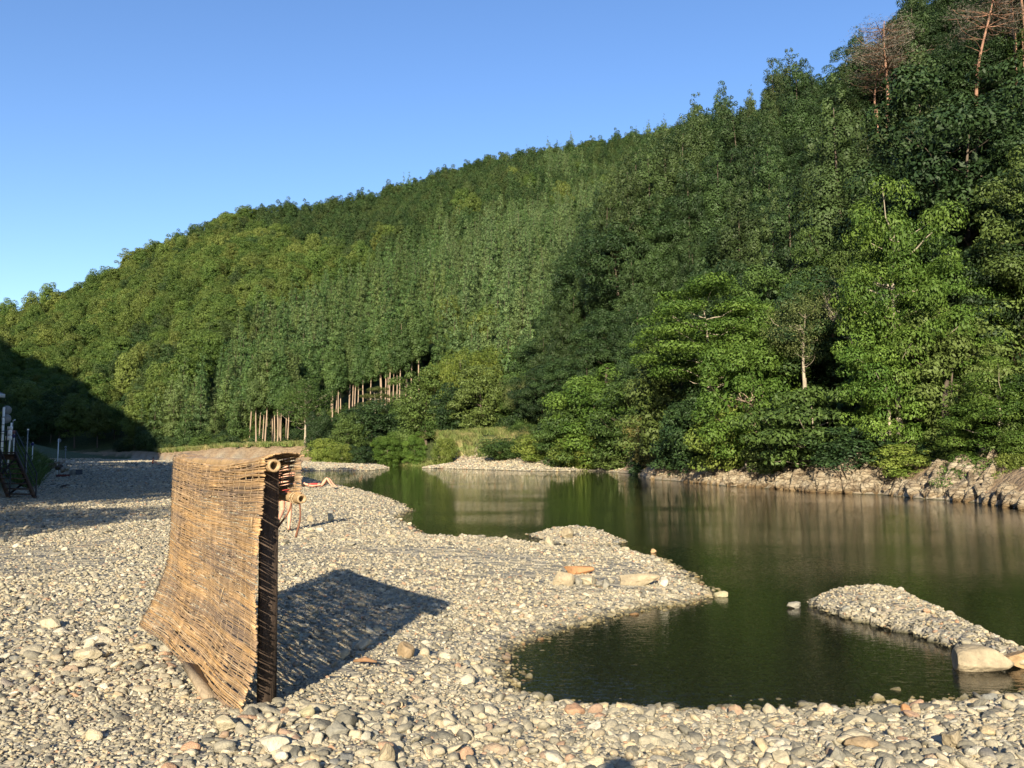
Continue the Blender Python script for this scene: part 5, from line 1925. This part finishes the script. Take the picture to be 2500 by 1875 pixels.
wp = atd(694, 1293, 17.9)
gz = tz(wp.x, wp.y)
person((wp.x, wp.y, gz), 0.0, 'person in red shorts and dark sandals walking away behind the screen', {
    'pelvis': (0, 0, 0.93), 'chest': (0, 0.05, 1.28), 'neck': (0, 0.05, 1.47), 'head': (0, 0.07, 1.60), 'face': (0, 1, 0),
    'shL': (-0.16, 0.04, 1.40), 'elL': (-0.20, 0.12, 1.12), 'wrL': (-0.15, 0.32, 1.02), 'shR': (0.16, 0.04, 1.40), 'elR': (0.19, 0.12, 1.12), 'wrR': (0.13, 0.32, 1.00),
    'hpL': (-0.08, 0, 0.88), 'knL': (-0.06, 0.02, 0.49), 'anL': (-0.04, -0.33, 0.30), 'toL': (-0.06, -0.36, 0.13),
    'hpR': (0.08, 0, 0.88), 'knR': (0.10, 0.08, 0.48), 'anR': (0.10, 0.0, 0.09), 'toR': (0.11, 0.15, 0.03)}, RED, None, shoes=SOLE).scale = (0.92, 0.92, 0.92)

lp = atd(784, 1193, 39.5)
gz = tz(lp.x, lp.y)
person((lp.x, lp.y, max(gz, WL) + 0.03), R(90), 'person in a red top and black shorts sunbathing on the waterline with knees raised', {
    # lying on the back, feet towards -y (image right), turned by rz
    'pelvis': (0, 0, 0.12), 'chest': (0, 0.42, 0.14), 'neck': (0, 0.64, 0.14), 'head': (0, 0.80, 0.15), 'face': (0, 0, 1),
    'shL': (-0.18, 0.55, 0.12), 'elL': (-0.30, 0.36, 0.10), 'wrL': (-0.24, 0.14, 0.12), 'shR': (0.18, 0.55, 0.12), 'elR': (0.30, 0.74, 0.08), 'wrR': (0.16, 0.92, 0.07),
    'hpL': (-0.09, -0.05, 0.12), 'knL': (-0.11, -0.28, 0.46), 'anL': (-0.12, -0.52, 0.09), 'toL': (-0.12, -0.68, 0.04),
    'hpR': (0.09, -0.05, 0.12), 'knR': (0.10, -0.32, 0.42), 'anR': (0.11, -0.60, 0.09), 'toR': (0.11, -0.76, 0.04)}, BLACK, RED)

op = atd(372, 1122, 105)
gz = tz(op.x, op.y)
person((op.x, op.y, gz + 0.12), R(-60), 'person in an orange shirt sitting far off on the crest of the gravel bar', {
    'pelvis': (0, 0, 0.12), 'chest': (0, 0.08, 0.47), 'neck': (0, 0.10, 0.66), 'head': (0, 0.13, 0.79), 'face': (0, 1, -0.1),
    'shL': (-0.18, 0.08, 0.58), 'elL': (-0.24, 0.25, 0.42), 'wrL': (-0.12, 0.44, 0.42), 'shR': (0.18, 0.08, 0.58), 'elR': (0.24, 0.25, 0.42), 'wrR': (0.12, 0.44, 0.42),
    'hpL': (-0.09, 0.04, 0.12), 'knL': (-0.12, 0.42, 0.36), 'anL': (-0.12, 0.62, 0.05), 'toL': (-0.12, 0.78, 0.02),
    'hpR': (0.09, 0.04, 0.12), 'knR': (0.12, 0.42, 0.36), 'anR': (0.12, 0.62, 0.05), 'toR': (0.12, 0.78, 0.02)}, NAVY, ORANGE)
if True:   # the photographer: stands behind the lens, shadow falls into the bottom of the picture
    gz = tz(0, -0.3)
    person((-0.22, -0.19, gz), 0.0, 'person whose head casts the shadow at the bottom edge of the gravel', {
        'pelvis': (0, -0.04, 1.0), 'chest': (0, -0.02, 1.40), 'neck': (0, 0.0, 1.62), 'head': (0, 0.02, 1.76), 'face': (0, 1, -0.1),
        'shL': (-0.19, -0.02, 1.52), 'elL': (-0.24, 0.05, 1.26), 'wrL': (-0.14, 0.07, 1.44), 'shR': (0.19, -0.02, 1.52), 'elR': (0.26, 0.05, 1.26), 'wrR': (0.08, 0.07, 1.44),
        'hpL': (-0.1, -0.03, 0.95), 'knL': (-0.12, 0.02, 0.51), 'anL': (-0.13, -0.02, 0.09), 'toL': (-0.14, 0.13, 0.03),
        'hpR': (0.1, -0.03, 0.95), 'knR': (0.12, 0.02, 0.51), 'anR': (0.13, -0.02, 0.09), 'toR': (0.15, 0.13, 0.03)}, NAVY, GREYC, shoes=SOLE)


# ------------------------------------------------------------------ the left bank: stairs, signs, house
M_IRON = simple('dark_iron', (0.020, 0.022, 0.028), 0.55, 0.25, 10)
M_SIGNWHITE = simple('white_sign_paint', (0.86, 0.90, 0.92), 0.5, 0.06, 6)
M_POLEWHITE = simple('white_pole_paint', (0.82, 0.86, 0.84), 0.5, 0.08, 9)
M_SIGNBACK = simple('grey_sign_metal', (0.22, 0.25, 0.26), 0.5, 0.15, 6)
M_SIGNBLUE = simple('dark_blue_sign', (0.06, 0.06, 0.17), 0.5, 0.1, 6)
M_SIGNRED = simple('faded_red_sign', (0.42, 0.22, 0.20), 0.5, 0.1, 6)


def build_stairs():
    # front corner right (95,1207), left (18,1210); top at the level of the bank
    B0, B1 = Vector((-18.65, 31.4, 0)), Vector((-17.45, 31.0, 0))
    g = tz(-18.0, 31.0)
    up = Vector((-2.55, 2.9, 0))
    topz = 1.66
    e = empty('stairs', (-18.05, 31.2, g), 0, 'dark open wooden stairs with iron rails climbing the left bank', 'stairs')
    org = Vector((-18.05, 31.2, g))
    B0.z = B1.z = g - 0.05
    run = up
    for p in (B0, B1):
        mb = MB()
        a = p - org
        b = p + run - org
        b.z = topz - g
        mb.beam(a, b, 0.06, 0.24)
        mb.build('stringer', M_DARKWOOD, e)
    n = 9
    side = (B1 - B0)
    for k in range(n):
        t = (k + 0.7) / n
        z = (topz - g) * t
        c0 = B0 + run * t - org
        c1 = B1 + run * t - org
        c0.z = c1.z = z
        mb = MB()
        mb.beam(c0 + side * 0.03, c1 - side * 0.03, 0.26, 0.045)
        mb.build('step', M_DARKWOOD, e)
    # landing
    mb = MB()
    c = (B0 + B1) / 2 + run * 1.22 - org
    for q in range(6):
        f = 1.03 + q * 0.075
        a, b = B0 + run * f - org, B1 + run * f - org
        a.z = b.z = topz - g + 0.02
        mb.beam(a - side * 0.4, b + side * 0.1, 0.25, 0.05)
    mb.build('landing', M_DARKWOOD, e)
    mb = MB()
    a, b = B0 + run - org, B1 + run - org
    a.z = b.z = topz - g - 0.16
    mb.beam(a - side * 0.4, b + side * 0.1, 0.06, 0.2)
    mb.build('landing_beam', M_DARKWOOD, e)
    # diagonal brace under the steps
    mb = MB()
    a = B0 + run * 0.12 - org
    b = B1 + run * 0.42 - org
    a.z, b.z = 0.05, (topz - g) * 0.36
    mb.beam(a, b, 0.05, 0.07)
    a = B0 + run * 0.55 - org
    b = B1 + run * 0.95 - org
    a.z, b.z = 0.5 * (topz - g) - .1, (topz - g) * 0.88
    mb.beam(a, b, 0.05, 0.07)
    mb.build('brace', M_IRON, e)
    for p in (B0, B1):
        mb = MB()
        pts = []
        for t in (0.0, 0.5, 1.0):
            q = p + run * t - org
            q.z = (topz - g) * t
            pts.append(q)
            mb.tube([tuple(q - Vector((0, 0, 0.1))), tuple(q + Vector((0, 0, 0.92)))], 0.022, 6)
        for h in (0.9, 0.62, 0.34):
            P = [q + Vector((0, 0, h)) for q in pts]
            mb.tube([tuple(v) for v in P], 0.02 if h > 0.8 else 0.014, 6)
        mb.build('handrail', M_IRON, e)
    # rail along the landing
    mb = MB()
    a = B0 + run * 1.45 - side * 0.4 - org
    b = B1 + run * 1.45 - org
    a.z = b.z = topz - g
    for t in (0, 0.5, 1):
        q = a.lerp(b, t)
        mb.tube([tuple(q), tuple(q + Vector((0, 0, 0.95)))], 0.022, 6)
    for h in (0.92, 0.5):
        mb.tube([tuple(a + Vector((0, 0, h))), tuple(b + Vector((0, 0, h)))], 0.018, 6)
    mb.build('landing_rail', M_IRON, e)


build_stairs()


def disc(mb, c, rad, nrm=(0, -1, 0), th=0.03, k=24):
    c, n = Vector(c), Vector(nrm).normalized()
    s = n.cross(Vector((0, 0, 1))).normalized()
    u = s.cross(n)
    V = []
    for f in (0, th):
        for q in range(k):
            a = q / k * 6.2832
            V.append(tuple(c + n * f + s * rad * math.cos(a) + u * rad * math.sin(a)))
    V += [tuple(c), tuple(c + n * th)]
    Q = [(q, (q + 1) % k, k + (q + 1) % k, k + q) for q in range(k)]
    T = [(2 * k, (q + 1) % k, q) for q in range(k)] + [(2 * k + 1, k + q, k + (q + 1) % k) for q in range(k)]
    return mb.add(V, Q, T)


def pole_thing(name, label, cat, u, vt, vb, d, r=0.035, mat=None, lean=0.0, bands=False):
    t, b = atd(u, vt, d), atd(u, vb, d)
    g = tz(b.x, b.y)
    h = t.z - g
    e = empty(name, (b.x, b.y, g), 0, label, cat)
    mb = MB()
    mb.tube([(0, 0, -0.2), (lean * h, 0, h)], r, 10)
    mb.build('pole', mat or M_POLEWHITE, e, True)
    if bands:
        mb = MB()
        for f in (0.12, 0.25, 0.37, 0.58, 0.72, 0.84):
            mb.tube([(lean * h * f, 0, h * f), (lean * h * f, 0, h * f + 0.03)], r * 1.25, 10)
        mb.build('clamp_band', M_IRON, e, True)
    return e, g, h, lambda v, du=0.0: Vector((du / F * d, 0, atd(u, v, d).z - g))


def build_signs():
    # mirror post
    e, g, h, at = pole_thing('mirror_post', 'white banded pole with two round traffic mirrors, one above the other', 'traffic mirror', 4.5, 994, 1102, 40, 0.055, lean=0.0, bands=True)
    for v in (1001, 1022):
        mb = MB()
        disc(mb, at(v, 4) + Vector((0, 0.12, 0)), 0.215, (0.1, -1, -0.05), 0.06)
        m = mb.build('mirror', M_SIGNBACK, e, True)
        mb = MB()
        mb.tube([tuple(at(v)), tuple(at(v, 4) + Vector((0, 0.12, 0)))], 0.02, 6)
        mb.build('bracket', M_IRON, m)
    # stacked boards
    e, g, h, at = pole_thing('notice_sign', 'three stacked white notice boards on a white pole at the top of the bank', 'sign', 19.5, 1032, 1101, 40, 0.04, lean=0.04)
    for (va, vb_, ua, ub) in ((1041.5, 1049.5, 16, 29), (1050.5, 1063.5, 15, 28), (1064.5, 1074.5, 13, 28)):
        a, b = at(va), at(vb_)
        w = (ub - ua) / F * 40
        mb = MB()
        mb.box(((ua + ub) / 2 / F * 40 - 19.5 / F * 40 + 0.02, -0.06, (a.z + b.z) / 2), (w, 0.02, a.z - b.z))
        bd = mb.build('board', M_SIGNWHITE, e)
        mb = MB()
        cx = (ua + ub) / 2 / F * 40 - 19.5 / F * 40 + 0.02
        for q in range(3):
            z = b.z + (a.z - b.z) * (0.25 + 0.25 * q)
            mb.box((cx, -0.073, z), (w * (0.7 if q != 1 else 0.5), 0.004, 0.012))
        mb.build('text_line', M_SIGNBACK, bd)
    # street lamp far behind
    e, g, h, at = pole_thing('street_lamp', 'thin street lamp with a short white arm behind the notice boards', 'street lamp', 28, 1026, 1104, 62, 0.03, M_SIGNBACK)
    mb = MB()
    mb.tube([(0, 0, h - 0.05), (0.16, 0, h + 0.04)], [0.035, 0.05], 8)
    mb.build('lamp_head', M_SIGNWHITE, e, True)
    # round pair
    e, g, h, at = pole_thing('road_sign', 'pole with a faded red round sign above a dark blue one by the stairs', 'road sign', 33.5, 1051, 1090, 52, 0.035)
    for v, m in ((1055, M_SIGNRED), (1064.5, M_SIGNBLUE)):
        mb = MB()
        disc(mb, at(v) + Vector((0, -0.045, 0)), 0.115, (0, -1, 0), 0.012)
        mb.build('sign_disc', m, e)
    e, g, h, at = pole_thing('rail_post', 'slim grey post with a white cap beside the stair rail', 'post', 65.5, 1050, 1110, 41, 0.028, M_SIGNBACK)
    mb = MB()
    mb.tube([(0, 0, h - 0.01), (0, 0, h + 0.06)], [0.05, 0.035], 8)
    mb.build('cap', M_SIGNWHITE, e, True)
    e, g, h, at = pole_thing('road_sign', 'small dark blue round sign on a short white post above the dark fence', 'road sign', 79.5, 1080, 1101, 66, 0.035)
    mb = MB()
    disc(mb, at(1084.5) + Vector((0, -0.05, 0)), 0.125, (0, -1, 0), 0.012)
    mb.build('sign_disc', M_SIGNBLUE, e)
    e, g, h, at = pole_thing('road_sign', 'round pale sign on a tall white pole standing in the grass of the left bank', 'road sign', 141.5, 1071, 1108, 66, 0.035)
    mb = MB()
    disc(mb, at(1075.5, 1) + Vector((0, 0.05, 0)), 0.155, (0, -1, 0), 0.012)
    mb.build('sign_disc', M_SIGNBACK, e)
    e, g, h, at = pole_thing('road_sign', 'small pole with two tiny grey discs to the right of the round pale sign', 'road sign', 160, 1089, 1110, 92, 0.035, M_SIGNBACK)
    for v in (1091.5, 1098):
        mb = MB()
        disc(mb, at(v) + Vector((0, -0.05, 0)), 0.115, (0, -1, 0), 0.012)
        mb.build('sign_disc', M_SIGNBACK, e)
    # dark fence on the bank
    a, b = atd(84, 1108, 68), atd(138, 1110, 78)
    ga = tz(a.x, a.y)
    e = empty('board_fence', (a.x, a.y, ga), 0, 'low dark board fence along the top of the left bank', 'fence')
    mb = MB()
    for q in range(4):
        mb.beam((0, 0, 0.14 + q * 0.13), (b.x - a.x, b.y - a.y, 0.14 + q * 0.13), 0.03, 0.11)
    mb.build('board_panel', M_DARKWOOD, e)
    for q in range(5):
        t = q / 4
        mb = MB()
        mb.box(((b.x - a.x) * t, (b.y - a.y) * t, 0.3), (0.09, 0.09, 0.7))
        mb.build('post', M_DARKWOOD, e)
    # rounded stone marker
    p = atd(94, 1098, 72)
    g = tz(p.x, p.y)
    V, T = stone_shape(np.random.default_rng(4), ICO3, 4, 1.0, 0.7, 0.95, 0.03)
    obj('standing_stone', mesh_np('standing_stone', V * np.array([0.32, 0.25, 0.62]) + np.array([0, 0, 0.45]), T, [SC['grey']], True), None, (p.x, p.y, g),
        label='grey rounded standing stone just above the dark board fence', cat='rock')


build_signs()


def build_house():
    # only the eave's corner enters the picture
    x1, y0 = -26.3, 42.0
    c = atd(12, 962, 41.5)
    g = tz(-28, 44)
    e = empty('house', (c.x - 3.5, c.y - 3.5, g), 0, 'house with a grey tiled hip roof whose eave corner shows at the left edge', 'building')
    wall = simple('plaster', (0.30, 0.30, 0.29), 0.9, 0.12, 3)
    tile = simple('grey_roof_tile', (0.06, 0.07, 0.09), 0.6, 0.2, 2, 0.6, 12, (1, 8, 1))
    glass = simple('dark_window', (0.02, 0.025, 0.03), 0.1, 0.1, 2, spec=0.6)
    H = c.z - g
    mb = MB()
    mb.box((0, 0, H / 2 - 0.1), (5.4, 5.4, H))
    w = mb.build('wall', wall, e)
    mb = MB()
    a = 3.5
    V = [(-a, -a, H), (a, -a, H), (a, a, H), (-a, a, H), (-1.2, 0, H + 1.7), (1.2, 0, H + 1.7)]
    mb.add(V, [(0, 1, 5, 4), (2, 3, 4, 5)], [(1, 2, 5), (3, 0, 4)])
    mb.build('roof', tile, e)
    mb = MB()
    mb.box((0, 0, H - 0.09), (7.02, 7.02, 0.17))
    mb.build('eave', M_SIGNWHITE, e)
    for x in (-1.4, 1.4):
        mb = MB()
        mb.box((x, -2.72, 1.5), (1.2, 0.06, 1.1))
        f = mb.build('window', M_SIGNWHITE, e)
        mb = MB()
        mb.box((x, -2.76, 1.5), (1.05, 0.03, 0.95))
        mb.build('pane', glass, f)
    mb = MB()
    mb.box((0, -2.72, 1.0), (0.85, 0.06, 2.0))
    mb.build('door', M_DARKWOOD, e)


build_house()


def build_debris():
    r = np.random.default_rng(8)
    # driftwood pile where the bank meets the gravel
    p = atd(158, 1158, 64)
    g = tz(p.x, p.y)

    def log(u0, v0, u1, v1, d, rad, mat, label, name='driftwood_log', kn=True):
        a, b = atd(u0, v0, d), atd(u1, v1, d + 0.8)
        a.z, b.z = max(a.z, tz(a.x, a.y) + rad * .6), max(b.z, tz(b.x, b.y) + rad * .6)
        mb = MB()
        n = 9
        P = [a.lerp(b, t) + Vector((r.normal() * rad * .35, 0, r.normal() * rad * .35)) - a for t in np.linspace(0, 1, n)]
        mb.tube([tuple(q) for q in P], np.linspace(rad, rad * 0.55, n) * r.uniform(0.85, 1.15, n), 8)
        mb.build(name, mat, None, True, loc=tuple(a), label=label, cat='driftwood')
    log(137, 1130, 150, 1130, 62, 0.11, M_PALEWOOD, 'pale end of a log lying on top of the debris heap')
    log(146, 1133, 161, 1123, 62, 0.07, M_PALEWOOD, 'grey stick pointing up and right from the debris heap')
    log(150, 1151, 153, 1142, 60, 0.15, M_PALEWOOD, 'short upright grey stump in the debris heap')
    log(162, 1148, 168, 1140, 60, 0.13, SC['cream'], 'pale broken board leaning in the debris heap', 'broken_board')
    log(140, 1141, 152, 1139, 61, 0.16, M_DARKWOOD, 'dark root stock in the middle of the debris heap', 'tree_root')
    mb = MB()
    a, b = atd(138, 1156, 60), atd(170, 1155, 60.5)
    a.z = tz(a.x, a.y) + 0.12
    b.z = tz(b.x, b.y) + 0.12
    mb.beam((0, 0, 0), b - a, 0.3, 0.16)
    mb.build('wooden_beam', simple('rusty_wood', (0.13, 0.045, 0.035), 0.85, 0.3, 5), None, loc=tuple(a), label='reddish beam lying along the foot of the debris heap', cat='beam')
    # dark concrete block
    a = atd(190, 1153, 66)
    g = tz(a.x, a.y)
    mb = MB()
    mb.box((0, 0, 0.18), (0.5, 0.45, 0.4))
    mb.box((0, -0.02, 0.40), (0.54, 0.49, 0.05))
    mb.build('concrete_block', simple('dark_concrete', (0.09, 0.10, 0.11), 0.9, 0.2, 6, 0.3), None, loc=(a.x, a.y, g), label='dark blue-grey block right of the debris heap', cat='block')
    a = atd(177, 1154, 63)
    g = tz(a.x, a.y)
    V, T = stone_shape(r, ICO3, 9, 1.0, 0.5, 0.8, 0.03)
    obj('broken_concrete', mesh_np('broken_concrete', V * np.array([0.28, 0.2, 0.36]) + np.array([0, 0, .2]), T, [SC['grey']]), None, (a.x, a.y, g),
        label='pale upright lump between the debris heap and the dark block', cat='block')
    # stick on the shaded gravel
    a = gnd(150, 1189, 0)
    b = gnd(176, 1185, 0)
    mb = MB()
    P = [(0, 0, 0.04), ((b[0] - a[0]) * .5, (b[1] - a[1]) * .5, 0.06), (b[0] - a[0], b[1] - a[1], 0.03)]
    mb.tube(P, [0.05, 0.06, 0.02], 7)
    mb.build('driftwood_stick', M_DARKWOOD, None, True, loc=(a[0], a[1], tz(*a)), label='dark stick lying on the shaded gravel right of the stairs', cat='driftwood')
    # brown stick in the shadow of the screen
    a, b = gnd(864, 1607, 0), gnd(920, 1609, 0)
    mb = MB()
    mb.tube([(0, 0, 0.03), ((b[0] - a[0]) * .5, (b[1] - a[1]) * .5, 0.045), (b[0] - a[0], b[1] - a[1], 0.03)], [0.012, 0.02, 0.008], 7)
    mb.build('driftwood_stick', simple('brown_driftwood', (0.22, 0.13, 0.07), 0.85, 0.3, 20), None, True, loc=(a[0], a[1], tz(*a) + 0.01), label='brown stick lying in the shadow of the screen', cat='driftwood')


build_debris()
# ------------------------------------------------------------------ light, sky, camera
def lighting():
    w = bpy.data.worlds.new('World')
    sc.world = w
    w.use_nodes = True
    nt = w.node_tree
    bg = nt.nodes['Background']
    sk = nt.nodes.new('ShaderNodeTexSky')
    sk.sky_type = 'NISHITA'
    sk.sun_disc = False
    sk.sun_elevation = SUN_EL
    sk.sun_rotation = math.pi + SUN_AZ
    sk.altitude = 200
    sk.air_density = 1.0
    sk.dust_density = 0.4
    sk.ozone_density = 2.5
    hs = nt.nodes.new('ShaderNodeHueSaturation')
    hs.inputs['Saturation'].default_value = 1.14
    hs.inputs['Hue'].default_value = 0.508
    hs.inputs['Value'].default_value = 0.92
    nt.links.new(sk.outputs[0], hs.inputs['Color'])
    nt.links.new(hs.outputs[0], bg.inputs[0])
    bg.inputs[1].default_value = 0.11
    s = bpy.data.lights.new('sun', 'SUN')
    s.energy = 5.0
    s.angle = R(0.5)
    s.color = (1.0, 0.86, 0.65)
    o = bpy.data.objects.new('sun', s)
    link(o)
    d = Vector((math.sin(SUN_AZ) * math.cos(SUN_EL), math.cos(SUN_AZ) * math.cos(SUN_EL), -math.sin(SUN_EL)))
    o.rotation_euler = d.to_track_quat('-Z', 'Y').to_euler()
    o.location = (-20, -60, 60)
    c = bpy.data.cameras.new('camera')
    c.sensor_width = 36
    c.lens = 36 * F / 2500
    c.clip_start = 0.05
    c.clip_end = 6000
    co = bpy.data.objects.new('camera', c)
    link(co)
    co.location = (0, 0, CZ)
    co.rotation_euler = (math.pi / 2 + PITCH, 0, 0)
    sc.camera = co
    sc.view_settings.view_transform = 'Standard'
    sc.view_settings.look = 'None'
    sc.view_settings.exposure = EXPOSURE
    sc.view_settings.gamma = 1
    sc.render.engine = 'CYCLES'
    cy = sc.cycles
    cy.use_denoising = True
    cy.max_bounces = 7
    cy.diffuse_bounces = 3
    cy.glossy_bounces = 3
    cy.transparent_max_bounces = 12
    cy.transmission_bounces = 4
    cy.use_adaptive_sampling = True
    cy.adaptive_threshold = 0.015
    cy.sample_clamp_indirect = 6
    sc.render.use_persistent_data = False


EXPOSURE = 1.18
lighting()
